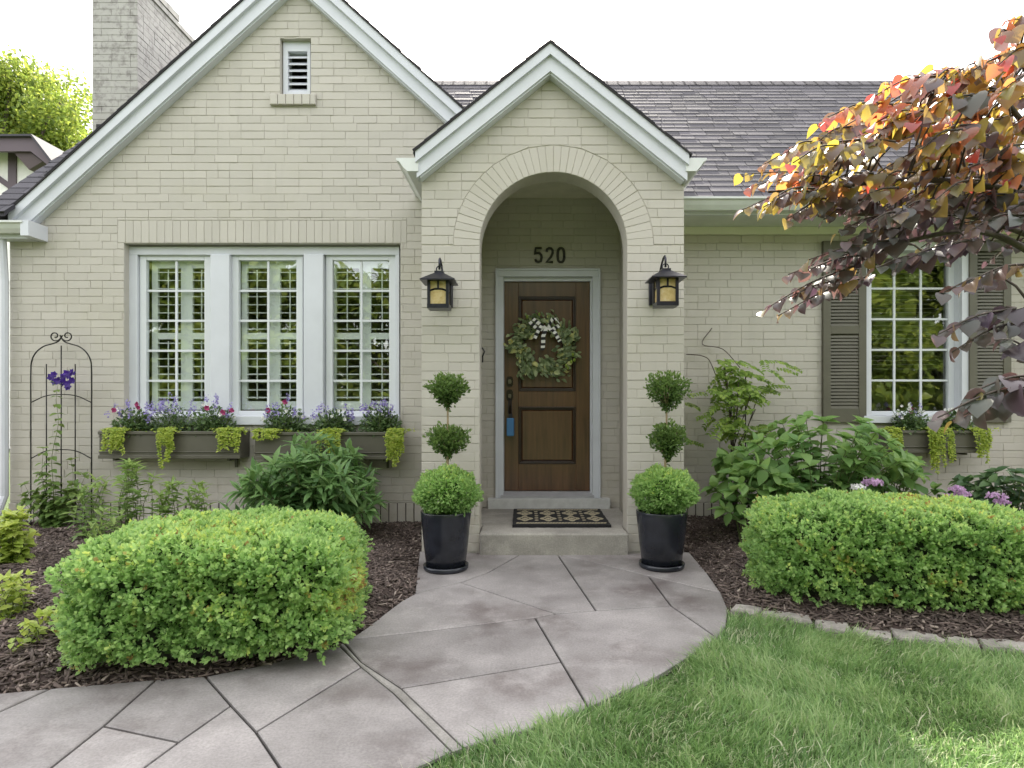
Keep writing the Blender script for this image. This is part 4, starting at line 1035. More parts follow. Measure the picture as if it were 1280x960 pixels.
def planter(px, pyb, rim_w, side, labels, balls):
    X, Y = G(px, pyb); s = Y/F; z1 = PZ(638,Y); rt = rim_w*s/2; rb = rt*.77
    sc = MB(); sc.lathe((X,Y,0), [(rb*.6,.0),(rb*1.10,.001),(rb*1.15,.012),(rb*1.16,.036),(rb*1.10,.038),(rb*1.07,.016),(.02,.015)], 40)
    o = sc.build('plant_saucer', M['pot'], None, True); tag(o, labels[0], 'saucer', 'saucers under the two pots')
    t = thing('planter_pot', labels[1], 'plant pot', (X,Y,.017), 'pots beside the step')
    b = MB(); b.lathe((X,Y,0), [(rb*.9,.018),(rb,.022),(rb+(rt-rb)*.45,.42*z1),(rt*.985,.92*z1),(rt*1.0,z1-.005),(rt*.99,z1),(rt*.93,z1),(rt*.92,z1-.03)], 48); b.build('pot_body', M['pot'], t, True)
    b = MB(); b.lathe((X,Y,0), [(rt*.93,z1-.045),(rt*.5,z1-.03),(.01,z1-.028)], 24); b.build('soil', M['soil'], t)
    tp = thing('topiary', labels[2], 'topiary', (X,Y,z1-.03), 'three-ball topiaries beside the step')
    top = PZ(balls[2][1],Y)
    mb = MB(); pts = [(X+PX(q[0],Y)*0+ (PX(q[0],Y)-X)*.8, Y, PZ(q[1],Y)) for q in balls]; mb.tube([(X,Y,z1-.04)]+[pts[0]]+[pts[1]]+[pts[2]], [.012,.011,.009,.006], 6)
    for q, p in zip(balls, pts):
        for k in range(9):
            a = random.uniform(0,6.28); rr = q[2]*s/2*random.uniform(.5,.8); e = Vector(p)+Vector((rr*math.cos(a), rr*math.sin(a), random.uniform(-.1,.6)*q[3]*s/2)); st_ = Vector(p)-Vector((0,0,q[3]*s/2*.9)); mb.tube([st_, st_.lerp(e,.5)+Vector((0,0,-.01)), e], [.005,.004,.002], 4)
    mb.build('stem', M['stem_tan'], tp, kind='stuff')
    for k, q in enumerate(balls):
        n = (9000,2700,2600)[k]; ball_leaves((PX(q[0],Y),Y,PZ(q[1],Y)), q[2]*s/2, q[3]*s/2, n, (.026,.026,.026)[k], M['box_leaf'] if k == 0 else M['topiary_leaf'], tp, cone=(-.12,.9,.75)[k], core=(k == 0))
planter(557.5, 711, 63, -1, ('black saucer under the pot beside the left porch pier','tall tapered glossy black pot before the left porch pier','three-ball boxwood topiary before the left porch pier'),
        [(559.5,613,74,55),(560.5,552,54,40),(560,489,46,40)])
planter(827, 708.5, 63, 1, ('black saucer under the pot beside the right porch pier','tall tapered glossy black pot before the right porch pier','three-ball boxwood topiary before the right porch pier'),
        [(830.5,613,74,53),(834.5,552,46,46),(835,489,54,46)])

# ================================================================== WINDOW BOXES AND THEIR FLOWERS
def window_box(p0, p1, y0, y1, yf, yw, label):
    x0, x1, z1, z0 = PX(p0,yf), PX(p1,yf), PZ(y0,yf), PZ(y1,yf); t = thing('window_box', label, 'window box', ((x0+x1)/2,yw,z0), 'olive window boxes')
    b = MB(); w = .012
    b.box(x0,x1,yf+.012,yf+.024,z0,z1); b.box(x0,x0+w,yf+.024,yw-.004,z0,z1); b.box(x1-w,x1,yf+.024,yw-.004,z0,z1); b.box(x0+w,x1-w,yf+.024,yw-.004,z0,z0+w); b.box(x0+w,x1-w,yw-.016,yw-.004,z0+w,z1)
    bevel(b.build('box_body', M['olive_box'], t), .002)
    b = MB(); b.box(x0-.006,x1+.006,yf-.004,yf+.03,z1-.022,z1+.006); b.box(x0-.006,x0+.02,yf+.03,yw-.006,z1-.022,z1+.006); b.box(x1-.02,x1+.006,yf+.03,yw-.006,z1-.022,z1+.006); bevel(b.build('rim', M['olive_box'], t), .004)
    b = MB(); b.box(x0-.003,x1+.003,yf+.002,yf+.012,z0+.052,z0+.062); b.box(x0-.003,x1+.003,yf-.004,yf+.012,z0-.002,z0+.028); bevel(b.build('base_moulding', M['olive_box'], t), .003)
    for bx in (x0+.12, x1-.12): b = MB(); b.box(bx-.012,bx+.012,yf+.03,yw-.004,z0-.024,z0-.002); b.box(bx-.012,bx+.012,yw-.02,yw-.004,z0-.10,z0-.024); b.build('bracket', M['olive_box'], t)
    MB().box(x0+w,x1-w,yf+.024,yw-.016,z1-.05,z1-.03).build('soil', M['soil'], t)
    return x0, x1, z0, z1
def flower_plant(cx, cy, z, w, h, blooms, label, group='flowers in the window boxes', n=640, lsize=.032):
    h *= 1.1; w *= 1.2; n = 900; blooms = [(c_,int(k_*1.5)+(k_ > 2) if c_ != 'pink' else k_,f_*1.05,s_) for c_,k_,f_,s_ in blooms]
    t = thing('flowering_plant', label, 'flowers', (cx,cy,z), group)
    mb = MB()
    for k in range(12):
        a = random.uniform(0,6.28); r = random.uniform(.2,.9)*w/2; mb.tube([(cx+.2*r*math.cos(a),cy+.1*r*math.sin(a),z-.03),(cx+r*math.cos(a),cy+.5*r*math.sin(a),z+h*random.uniform(.4,.8))], .0025, 4)
    mb.build('stems', M['stem_green'], t, kind='stuff')
    d = unit(n); d[:,2] = np.abs(d[:,2]); r = rng.uniform(.35,1,n); pos = np.stack([cx+d[:,0]*r*w/2, cy+d[:,1]*r*min(w/2,.10), z+d[:,2]*r*h*.86],1)
    scatter('leaves', 'broad', pos, d+unit(n)*.8, np.array([0,-.4,1])+unit(n)*.8, rng.uniform(.7,1.3,n)*lsize, rng.random(n), M['flower_leaf'], t, 'stuff')
    for col_, cnt, fs, spike in blooms:
        P = []; D = []; S = []
        for k in range(cnt):
            a = random.uniform(-1,1); fx = cx+a*w/2*.9; fy = cy+random.uniform(-.09,.05); fz = z+h*random.uniform(.55,1.0)*(1-.35*a*a)
            if spike:
                for q in range(14):
                    u_ = random.random(); P.append((fx+random.gauss(0,.008), fy+random.gauss(0,.008), fz+u_*spike)); D.append((random.gauss(0,1),random.gauss(-.5,1),random.gauss(.3,.6))); S.append(fs*(1.2-u_*.7))
            else:
                for q in range(9):
                    b = q*2*math.pi/9+random.uniform(-.2,.2); P.append((fx,fy,fz)); D.append((math.cos(b),-.45+random.uniform(-.2,.2),math.sin(b))); S.append(fs*random.uniform(.8,1.2))
        N = len(P); scatter('blooms', 'petal', np.array(P), np.array(D), np.array([(0,-1,.4)]*N)+unit(N)*.3, np.array(S), rng.random(N), M[col_], t, 'stuff', 1.3)
    return t
def trailing(cx, yf, zt, w, drops, label, spread=.05):
    w *= 1.35; drops = [d_*f_ for d_ in drops for f_ in (1.0,.8)]
    t = thing('trailing_plant', label, 'trailing plant', (cx,yf+.05,zt-.03), 'chartreuse trailing plants in the window boxes')
    P = []; D = []; N_ = []; S = []; mb = MB()
    for L in drops:
        x = cx+random.uniform(-w/2,w/2); xo = x+random.gauss(0,spread*.4); pts = [Vector((x,yf+.07,zt-.02)),Vector((x,yf+.03,zt+.035)),Vector((xo,yf-.025,zt+.02)),Vector((xo+random.gauss(0,.012),yf-.045,zt-.04)),Vector((xo+random.gauss(0,.018),yf-.04,zt-L))]
        mb.tube(pts, .0022, 4)
        for i in range(len(pts)-1):
            sl = (pts[i+1]-pts[i]); k = max(2, int(sl.length/.0095))
            for q in range(k):
                p = pts[i]+sl*((q+random.random())/k)
                for sgn in (-1,1):
                    P.append(tuple(p)); D.append((sgn*.9+random.gauss(0,.3),-.5+random.gauss(0,.3),-.15+random.gauss(0,.35))); N_.append((random.gauss(0,.3),-.8,.7+random.gauss(0,.3))); S.append(random.uniform(.018,.031))
    mb.build('stems', M['stem_green'], t, kind='stuff')
    k = 150
    for q in range(k): P.append((cx+random.gauss(0,w*.42),yf+random.uniform(-.03,.08),zt+random.uniform(0,.035))); D.append((random.gauss(0,1),random.gauss(-.5,1),random.gauss(.2,.5))); N_.append((0,-.4,1)); S.append(random.uniform(.018,.028))
    N = len(P); scatter('leaves', 'oval', np.array(P), np.array(D), np.array(N_)+unit(N)*.25, np.array(S), rng.random(N), M['jenny_leaf'], t, 'stuff')
YB = 5.55
a0,a1_,az0,az1 = window_box(123,300,540,573,YB,YL,'olive window box under the left pane, beside the iron trellis')
b0,b1_,bz0,bz1 = window_box(318,496,541,574,YB,YL,'olive window box behind the peony, near the left porch pier')
YBR = YD-.2
r0,r1_,rz0,rz1 = window_box(1113,1226,539,566,YBR,YD,'olive window box under the shuttered right window')
yc_ = YB+.11; zs = az1-.03
flower_plant(PX(168,yc_), yc_, zs, .36, .26, [('purple',7,.022,.07),('pink',3,.026,0),('white_petal',3,.018,0)], 'purple and pink flowers at the trellis end of the left window box')
flower_plant(PX(216,yc_), yc_, zs, .34, .29, [('purple',12,.022,.09),('white_petal',4,.016,0)], 'pale purple flowers in the middle of the left window box', lsize=.024)
flower_plant(PX(266,yc_), yc_, zs, .38, .28, [('purple',7,.020,.08),('pink',3,.03,0),('white_petal',3,.018,0)], 'purple flowers with magenta blooms at the inner end of the left window box')
flower_plant(PX(357,yc_), yc_, zs, .38, .28, [('purple',9,.022,.07),('pink',2,.03,0),('white_petal',5,.018,0)], 'purple flowers with one magenta bloom above the peony')
flower_plant(PX(417,yc_), yc_, zs, .34, .25, [('purple',8,.022,.09),('white_petal',7,.018,0)], 'purple and white flowers in the middle of the box behind the peony')
flower_plant(PX(476,yc_), yc_, zs, .34, .29, [('purple',8,.024,.07),('white_petal',4,.016,0)], 'violet flowers at the end of the window box near the porch')
trailing(PX(147,YB), YB, az1, .12, [.12,.16,.19,.20,.17,.14,.10], 'yellow green trailing plant over the trellis end of the left window box')
trailing(PX(208,YB), YB, az1, .10, [.10,.14,.18,.27,.33,.18,.12], 'longest yellow green trailing plant, in the middle of the left window box')
trailing(PX(287,YB), YB, az1, .16, [.08,.12,.17,.18,.10,.15], 'yellow green trailing plant over the inner end of the left window box')
trailing(PX(337,YB), YB, bz1, .20, [.05,.06,.04,.05,.06], 'short yellow green trailing plant just left of the peony top')
trailing(PX(415,YB), YB, bz1, .12, [.10,.15,.18,.17,.20,.12], 'yellow green trailing plant hanging behind the peony top')
trailing(PX(497,YB), YB, bz1, .10, [.15,.20,.22,.30,.26,.18,.21], 'yellow green trailing plant at the box end beside the left porch pier')
yr = YBR+.1
flower_plant(PX(1138,yr), yr, rz1-.03, .34, .27, [('white_petal',9,.018,0),('pink',1,.032,0),('purple',3,.018,.05)], 'white flowers with one magenta bloom in the right window box')
flower_plant(PX(1192,yr), yr, rz1-.03, .36, .25, [('white_petal',14,.017,0)], 'white flowers at the outer end of the right window box')
trailing(PX(1116,YBR), YBR, rz1, .08, [.15,.20,.21,.17], 'yellow green trailing plant at the hydrangea end of the right window box')
trailing(PX(1172,YBR), YBR, rz1, .14, [.22,.30,.36,.40,.33,.25,.28,.2], 'long yellow green trailing plant in the middle of the right window box')
trailing(PX(1224,YBR), YBR, rz1, .14, [.16,.22,.30,.25,.18], 'yellow green trailing plant at the outer end of the right window box')

# ================================================================== TRELLIS AND CLIMBERS
YT = 5.6
def tp(px, py): return (PX(px,YT), YT, PZ(py,YT))
tr = thing('garden_trellis', 'black iron garden trellis with scrolled arched top against the wall', 'trellis', (PX(77,YT),YT,0))
def curve(pts, n=6):
    P = [Vector(p) for p in pts]; P = [P[0]*2-P[1]]+P+[P[-1]*2-P[-2]]; out = []
    for i in range(1, len(P)-2):
        for k in range(n):
            t = k/n; a,b,c,d = P[i-1],P[i],P[i+1],P[i+2]
            out.append(.5*((2*b)+(c-a)*t+(2*a-5*b+4*c-d)*t*t+(3*b-a-3*c+d)*t**3))
    return out+[P[-2]]
for s in (-1, 1):
    def q(dx, py): return tp(76.5+s*dx, py)
    sp = [q(dx,py) for dx,py in ((38,672),(38,600),(38,520),(38,465),(36.5,450),(31,440),(22,433),(12,430),(4,427),(0,422),(-1.5,419))]
    spi = []
    for k in range(16):
        a = math.pi*1.15+k*.52; r = 7.2*(1-k/19); spi.append(q(7.5+r*math.cos(a), 420-r*math.sin(a)*.95))
    MB().tube(curve(sp,4), .0058, 6).build('side_rod', M['black_metal'], tr, True); MB().tube(curve([q(.5,423)]+spi,3), .0055, 6).build('scroll', M['black_metal'], tr, True)
for px, py in ((58,455),(76.5,432),(94,455)): MB().tube([tp(px,672),tp(px,py)], .005, 6).build('upright', M['black_metal'], tr, True)
for y0, y1 in ((503,493),(573,562),(645,634)): MB().tube(curve([tp(39,y0),tp(57,y1+2),tp(76.5,y1),tp(96,y1+2),tp(114,y0)],5), .0048, 6).build('cross_arc', M['black_metal'], tr, True)

def leafy_stems(stems, leaf, size, mat, par, spacing, pair=True, limit=300, name='leaf', up=.4, stemmat='stem_green', sr=.004, droop=0.0, top=0.0):
    """stems: list of point lists; leaves set along each in opposite pairs"""
    P=[];D=[];N=[];S=[];T=[]; mb = MB()
    for pts in stems:
        pts = curve(pts,5); mb.tube(pts, [sr*(1-.6*i/len(pts)) for i in range(len(pts))], 5)
        acc = 0; ph = random.uniform(0,3.14); L = sum((pts[i+1]-pts[i]).length for i in range(len(pts)-1)); run = 0
        for i in range(len(pts)-1):
            sg = (pts[i+1]-pts[i]).length; acc += sg; run += sg; f = run/L
            if f < top: acc = 0; continue
            if acc >= spacing:
                acc = 0; ax = (pts[i+1]-pts[i]).normalized(); ph += 1.57+random.uniform(-.3,.3)
                h = ax.orthogonal().normalized(); h.rotate(Matrix.Rotation(ph,3,ax))
                for k in ((0,1) if pair else (0,)):
                    dv = h*(1 if k == 0 else -1); dv = dv+ax*up+Vector((0,0,-droop))+Vector(unit(1)[0])*.2
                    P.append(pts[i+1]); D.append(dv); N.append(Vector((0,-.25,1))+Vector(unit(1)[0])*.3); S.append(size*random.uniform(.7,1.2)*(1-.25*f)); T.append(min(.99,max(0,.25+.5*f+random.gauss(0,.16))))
        ax = (pts[-1]-pts[-2]).normalized()
        for k in range(4):
            h = ax.orthogonal().normalized(); h.rotate(Matrix.Rotation(ph+k*1.57,3,ax)); P.append(pts[-1]); D.append(h+ax*(up+.5)+Vector((0,0,-droop*.5))); N.append(Vector((0,-.2,1))+Vector(unit(1)[0])*.25); S.append(size*random.uniform(.5,.85)); T.append(min(.99,.75+random.gauss(0,.15)))
    mb.build('stems', M[stemmat], par, kind='stuff')
    leaf_objects(name, leaf, np.array(P), np.array(D), np.array(N), np.array(S), np.clip(np.array(T),0,.99), mat, par, limit)

cl = thing('clematis_vine', 'clematis vine with violet flowers climbing the iron trellis', 'vine', (PX(75,YT),YT-.03,.05))
stems = [[tp(75,655),tp(76,610),tp(74,570),tp(78,530),tp(77,500),tp(80,480)], [tp(72,655),tp(62,620),tp(58,590),tp(60,560)], [tp(78,655),tp(90,625),tp(97,600),tp(92,575)]]
for k in range(30): x = random.uniform(38,112); stems.append([tp(74+random.uniform(-12,12),662),tp((x+74)/2,random.uniform(625,650)),tp(x,random.uniform(590,640))])
stems = [[Vector(p)+Vector((0,-.03-random.random()*.06,0)) for p in s] for s in stems]
leafy_stems(stems, 'ovate', .088, M['clematis_leaf'], cl, .045, True, 120, up=.1, droop=.3, sr=.003)
P=[];D=[];S=[]
for px, py in ((66,472),(71,469),(77,471),(83,470),(88,467),(80,478),(87,480),(91,476),(75,476),(84,484),(94,466),(69,477)):
    c = (PX(px,YT-.07),YT-.07+random.uniform(-.03,.03),PZ(py,YT-.07)); 
    for q in range(6): b = q*1.047+random.random()*.3; P.append(c); D.append((math.cos(b),-.35,math.sin(b))); S.append(random.uniform(.032,.046))
scatter('blooms','petal',np.array(P),np.array(D),np.array([(0,-1,.3)]*len(P))+unit(len(P))*.4,np.array(S),rng.random(len(P)),M['deep_purple'],cl,'stuff',1.3)

# ================================================================== SHRUBS AND PERENNIALS
def hedge(cx, cy, hx_, hy_, h, rot, n, label, seed, ex=4.0):
    """clipped box shrub: rounded block of small leaves round a dark core"""
    t = thing('boxwood_hedge', label, 'hedge', (cx,cy,.02), 'clipped boxwood hedges'); c, s = math.cos(R(rot)), math.sin(R(rot)); q = np.random.default_rng(seed)
    d = q.normal(size=(n*2,3)); d /= np.linalg.norm(d,axis=1,keepdims=True); d[:,2] = np.where(d[:,2] < -.45, -d[:,2], d[:,2])
    e = ex; rr = (np.abs(d[:,0])**e+np.abs(d[:,1])**e+np.abs(d[:,2])**e)**(-1/e)
    dens = rr**2*np.array(1.0); keep = q.random(len(d)) < dens/dens.max()*1.4; d, rr = d[keep][:n], rr[keep][:n]; m = len(d)
    lump = 1+.028*np.sin(d[:,0]*9+seed)*np.sin(d[:,1]*8)+.026*np.sin(d[:,2]*11+d[:,0]*6)+.026*np.sin(d[:,0]*23+d[:,2]*19+seed)+.012*np.sin(d[:,1]*31+d[:,0]*27)
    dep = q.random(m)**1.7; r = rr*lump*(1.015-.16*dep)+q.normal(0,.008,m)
    hz_ = h*.56; L = d*r[:,None]*np.array([hx_,hy_,hz_]); nn = d*rr[:,None]; nn = np.sign(nn)*np.abs(nn)**(e-1)/np.array([hx_,hy_,hz_]); nn /= np.linalg.norm(nn,axis=1,keepdims=True)
    def rot_(v): return np.stack([v[:,0]*c-v[:,1]*s, v[:,0]*s+v[:,1]*c, v[:,2]],1)
    pos = rot_(L)+np.array([cx,cy,h-hz_]); nn = rot_(nn)
    patch = np.sin(pos[:,0]*5.1+seed)*np.sin(pos[:,1]*4.3+1)*np.sin(pos[:,2]*9+2)
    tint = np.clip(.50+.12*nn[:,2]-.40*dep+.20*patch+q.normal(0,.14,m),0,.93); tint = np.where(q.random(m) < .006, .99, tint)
    hol = np.sin(pos[:,0]*13+seed)*np.sin(pos[:,1]*17+2*seed)*np.sin(pos[:,2]*19+.5)+.6*np.sin(pos[:,0]*31+pos[:,2]*27)*np.sin(pos[:,1]*29+pos[:,2]*11+seed)
    pos = pos+nn*(.012*hol)[:,None]; lime = np.exp(-((pos[:,2]-.27)/.13)**2)*np.clip(np.sin(pos[:,0]*4.7+seed*1.7)*np.sin(pos[:,0]*9.1+pos[:,2]*12),0,1)
    tint = np.clip(tint+.30*lime*(tint < .95),0,.99)
    ok = (pos[:,2] > .035) & ((hol > -.72) | (q.random(m) < .25)); pos, nn, tint = pos[ok], nn[ok], tint[ok]; m = len(pos)
    K = 6; m2 = m//K; sc_ = pos[:m2]; sn = nn[:m2]; sa = sn*.9+unit(m2)*.55+np.array([0,0,.45]); sa /= np.linalg.norm(sa,axis=1,keepdims=True)
    j = np.repeat(np.arange(m2),K); f = np.tile(np.arange(K)/K,m2); n2 = len(j); side_ = np.cross(sa[j],unit(n2)); side_ /= np.linalg.norm(side_,axis=1,keepdims=True)
    pp = sc_[j]+sa[j]*((f-.35)*.040)[:,None]+side_*.002; dd = side_*(1.05-.75*f)[:,None]+sa[j]*(.35+.8*f)[:,None]
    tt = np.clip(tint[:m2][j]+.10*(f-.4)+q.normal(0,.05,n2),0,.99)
    scatter('leaves','small',pp,dd,sa[j]+unit(n2)*.4,q.uniform(.7,1.3,n2)*.0225,tt,M['box_leaf'],t,'stuff',1.2)
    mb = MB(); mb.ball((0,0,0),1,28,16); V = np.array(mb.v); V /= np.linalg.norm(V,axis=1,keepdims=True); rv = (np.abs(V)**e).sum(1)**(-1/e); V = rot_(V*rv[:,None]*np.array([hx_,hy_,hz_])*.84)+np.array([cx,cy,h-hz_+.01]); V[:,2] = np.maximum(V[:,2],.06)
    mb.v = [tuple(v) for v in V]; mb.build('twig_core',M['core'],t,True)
    mb = MB()
    for k in range(26): 
        a = q.uniform(-.8,.8,2); p = np.array([[a[0]*hx_,a[1]*hy_,0]]); p = rot_(p)[0]; mb.tube([(cx+p[0]*.8,cy+p[1]*.8,.0),(cx+p[0],cy+p[1],.16)],.008,5)
    mb.build('stems',M['bark'],t,kind='stuff')
    return t
hedge(-1.515,3.20,.612,.49,.572,9,86000,'clipped boxwood hedge left of the path, below the peony',3,5.6)
hedge(2.24,3.82,.76,.43,.595,-10,80000,'clipped boxwood hedge right of the path, behind the edging stones',11,4.2)

def dome_stems(px0, px1, Y, ytop, zb, n, depth, spread=.35):
    out = []; x0, x1 = PX(px0,Y), PX(px1,Y); cx = (x0+x1)/2; hw = (x1-x0)/2; ht = PZ(ytop,Y)-zb
    for k in range(n):
        a = random.uniform(-1,1); b = random.uniform(-1,1); h = ht*math.sqrt(max(.12,1-.75*(a*a*.8+b*b*.2)))*random.uniform(.72,1.0)
        base = Vector((cx+a*hw*spread, Y+b*depth*.3, zb)); tip = Vector((cx+a*hw, Y+b*depth, zb+h)); mid = base.lerp(tip,.55)+Vector((-a*hw*.16,0,h*.12)); out.append([base,mid,tip])
    return out
hy = thing('hydrangea_shrub','broad green hydrangea shrub left of the right window box','shrub',(PX(1010,5.2),5.2,.08),'hydrangeas')
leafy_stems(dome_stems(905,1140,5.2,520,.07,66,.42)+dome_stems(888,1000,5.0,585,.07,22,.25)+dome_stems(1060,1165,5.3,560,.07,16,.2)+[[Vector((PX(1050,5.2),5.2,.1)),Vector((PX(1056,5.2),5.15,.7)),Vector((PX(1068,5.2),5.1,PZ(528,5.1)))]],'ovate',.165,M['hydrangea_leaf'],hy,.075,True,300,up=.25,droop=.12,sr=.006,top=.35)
def flower_head(px, py, Y, r, mat, par, n=90):
    c = np.array([PX(px,Y),Y,PZ(py,Y)]); d = unit(n); d[:,2] = np.abs(d[:,2])*.6; p = c+d*r*np.array([1,1,.6]); scatter('flower_head','petal',p,unit(n)+d*.3,d+unit(n)*.3,rng.uniform(.7,1.2,n)*.026,rng.random(n),mat,par,None,1.5)
flower_head(1091,604,4.72,.062,M['mauve'],hy); flower_head(1073,610,4.7,.045,M['white_petal'],hy,60)
hd = thing('hydrangea_shrub','dark leaved hydrangea with mauve flower heads at the right edge','shrub',(PX(1245,5.0),5.0,.08),'hydrangeas')
leafy_stems(dome_stems(1195,1330,5.0,588,.07,34,.3),'ovate',.14,M['dark_hydrangea_leaf'],hd,.085,True,170,up=.1,droop=.2,sr=.006,top=.35)
for px, py, r in ((1190,623,.05),(1203,618,.045),(1196,612,.04),(1245,621,.06),(1252,628,.04)): flower_head(px,py,4.62,r,M['mauve'],hd,70)
gr = thing('ornamental_grass','tuft of narrow blue green blades in front of the dark hydrangea','grass tuft',(PX(1262,4.4),4.4,.05))
N = 150; a = rng.uniform(-1,1,N); pos = np.stack([PX(1262,4.4)+rng.normal(0,.10,N),4.4+rng.normal(0,.08,N),np.full(N,.04)],1); scatter('blades','lance',pos,np.stack([a*.6,rng.normal(0,.35,N),np.ones(N)],1),unit(N)+np.array([0,-1,0]),rng.uniform(.2,.34,N),rng.random(N),M['peony_leaf'],gr,'stuff',.35)
pe = thing('peony_plant','bushy dark green peony in front of the olive window box','shrub',(PX(388,5.2),5.2,.05))
ps = dome_stems(318,462,5.2,548,.04,84,.36)+dome_stems(308,470,5.1,590,.04,26,.3)
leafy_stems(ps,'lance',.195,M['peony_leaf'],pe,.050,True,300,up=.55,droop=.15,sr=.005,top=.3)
def upright(px, py, Y, n, label, mat='phlox_leaf', size=.09, leaf='lance', spread=18, pyb=650, lim=60, cat='plant', name='perennial_plant', grp='young plants behind the left hedge'):
    t = thing(name,label,cat,(PX(px,Y),Y,.05),grp); S = []
    for k in range(int(n*1.7)):
        x = px+random.uniform(-spread,spread); top = py+abs(x-px)*1.2+random.uniform(0,14); S.append([Vector((PX(px+(x-px)*.4,Y),Y+random.uniform(-.08,.08),.03)),Vector((PX(x-2,Y),Y+random.uniform(-.1,.1),(.03+PZ(top,Y))/2)),Vector((PX(x,Y),Y+random.uniform(-.1,.1),PZ(top,Y)))])
    leafy_stems(S,leaf,size*1.35,M[mat],t,.036,True,lim,up=.35,droop=.1,sr=.003,top=.15)
upright(168,574,5.0,9,'tallest pale green perennial behind the left end of the hedge')
upright(212,600,5.0,5,'shorter pale green perennial beside the tallest one behind the hedge',spread=10)
upright(248,602,5.05,4,'slim pale green perennial behind the hedge, nearest the peony',spread=8)
upright(116,596,5.1,5,'pale green perennial growing at the foot of the trellis',spread=10)
upright(128,635,4.6,5,'low pale green perennial at the left back corner of the hedge',spread=14,size=.07)
upright(14,640,4.3,16,'yellow green leafy plant at the left edge below the downspout','yellow_leaf',.062,'ovate',17,grp='yellow green plants in the left bed')
upright(18,716,3.3,9,'small yellow plant on the mulch left of the hedge','yellow_leaf',.044,'ovate',13,lim=40,grp='yellow green plants in the left bed')
upright(40,765,2.95,4,'tiny yellow plant on the mulch close to the hedge corner','yellow_leaf',.04,'ovate',8,lim=20,grp='yellow green plants in the left bed')
# climbing vine with feathery leaves beside the porch
vn = thing('climbing_vine','light green feathery vine climbing the wall right of the porch','vine',(PX(920,5.75),5.75,.08))
stems = []; P=[];D=[];N_=[];S=[]
for k in range(9): x = random.uniform(900,945); stems.append([Vector((PX(921,5.8),5.8,.05)),Vector((PX(918+random.uniform(-8,8),5.8),5.8,.6)),Vector((PX(x,5.8),5.72+random.uniform(-.1,.15),PZ(random.uniform(455,520),5.8)))])
stems += [[Vector((PX(905,5.95),5.95,PZ(500,5.95))),Vector((PX(890,6.0),6.02,PZ(455,6))),Vector((PX(880,6.0),6.05,PZ(445,6.05))),Vector((PX(860,6.0),6.06,PZ(443,6.05)))],[Vector((PX(925,5.9),5.9,PZ(460,5.95))),Vector((PX(905,6.0),6.04,PZ(436,6))),Vector((PX(880,6.0),6.06,PZ(430,6.05))),Vector((PX(890,6.06),6.06,PZ(410,6.06)))]]
mb = MB()
for s_ in stems: mb.tube(curve(s_,5),.0045,5)
mb.build('stems',M['bark'],vn,kind='stuff')
for k in range(120):
    px, py = random.gauss(922,21), random.choice([random.uniform(447,500),random.uniform(450,525),random.uniform(520,556)]); b = Vector((PX(px,5.75),5.75+random.uniform(-.12,.15),PZ(py,5.75))); dr_ = Vector((random.gauss(.1,1),random.gauss(-.4,.4),random.gauss(-.1,.35))).normalized(); L = random.uniform(.12,.2); sd_ = dr_.cross(Vector((0,-.5,1))).normalized()
    for q in range(7):
        p = b+dr_*L*(q+1)/7-Vector((0,0,.05*(q/7)**2))
        for s_ in (-1,1): P.append(p); D.append(sd_*s_+dr_*.5); N_.append(Vector((0,-.5,1))+Vector(unit(1)[0])*.3); S.append(random.uniform(.036,.058))
leaf_objects('leaflet','broad',np.array(P),np.array(D),np.array(N_),np.array(S),rng.random(len(P)),M['vine_leaf'],vn,120)
sk = MB()
for px in (914,932): sk.tube([(PX(px,5.85),5.85,.02),(PX(px,5.85),5.85,PZ(470,5.85))],.006,5)
for py in (545,520,495): sk.tube([(PX(914,5.85),5.85,PZ(py,5.85)),(PX(932,5.85),5.85,PZ(py,5.85))],.005,5)
o = sk.build('vine_stake',M['black_metal'],None); tag(o,'slim black metal plant support inside the feathery vine','plant support')

# ================================================================== EDGING STONES
for k, (px, py, w) in enumerate(STONES_PX):
    lb_ = ('squarish pale edging stone touching the path','second edging stone from the path','third edging stone from the path','fourth edging stone from the path','fifth edging stone from the path','sixth edging stone from the path','seventh edging stone from the path','edging stone cut by the right edge of the photo')[k]
    x0,y0 = G(px,py+1,.01); x1,y1 = G(px+w-1,py+7,.01); d = Vector((x1-x0,y1-y0)); nrm_ = Vector((-d.y,d.x)).normalized(); wd = .135+random.uniform(-.015,.02)
    base = [Vector((x0,y0)),Vector((x1,y1)),Vector((x1,y1))+nrm_*wd*random.uniform(.8,1.1),Vector((x0,y0))+nrm_*wd*random.uniform(.85,1.1)]
    P = subdiv([tuple(b-nrm_*.06) for b in base],.035); P = [(x+random.uniform(-.012,.012),y+random.uniform(-.012,.012)) for x,y in P]
    if area2(P) < 0: P = P[::-1]
    Q = offset(P,.006); Q2 = offset(P,.02); n = len(P); zt = .012+random.uniform(-.006,.01); tz = random.uniform(-.05,.05)
    V = [(x,y,-.03) for x,y in P]+[(x,y,zt-.014+random.uniform(-.003,.003)) for x,y in P]+[(x,y,zt+random.uniform(-.003,.003)) for x,y in Q]+[(x,y,zt+random.uniform(-.002,.004)) for x,y in Q2]
    Fs = [tuple(range(3*n,4*n))]+[(j*n+i,j*n+(i+1) % n,(j+1)*n+(i+1) % n,(j+1)*n+i) for j in range(3) for i in range(n)]
    mb = MB(); mb.tv = random.random(); mb.add(V,Fs); o = mb.build('edging_stone',M['edging'],None); tag(o,lb_,'edging stone','edging stones between lawn and bed')

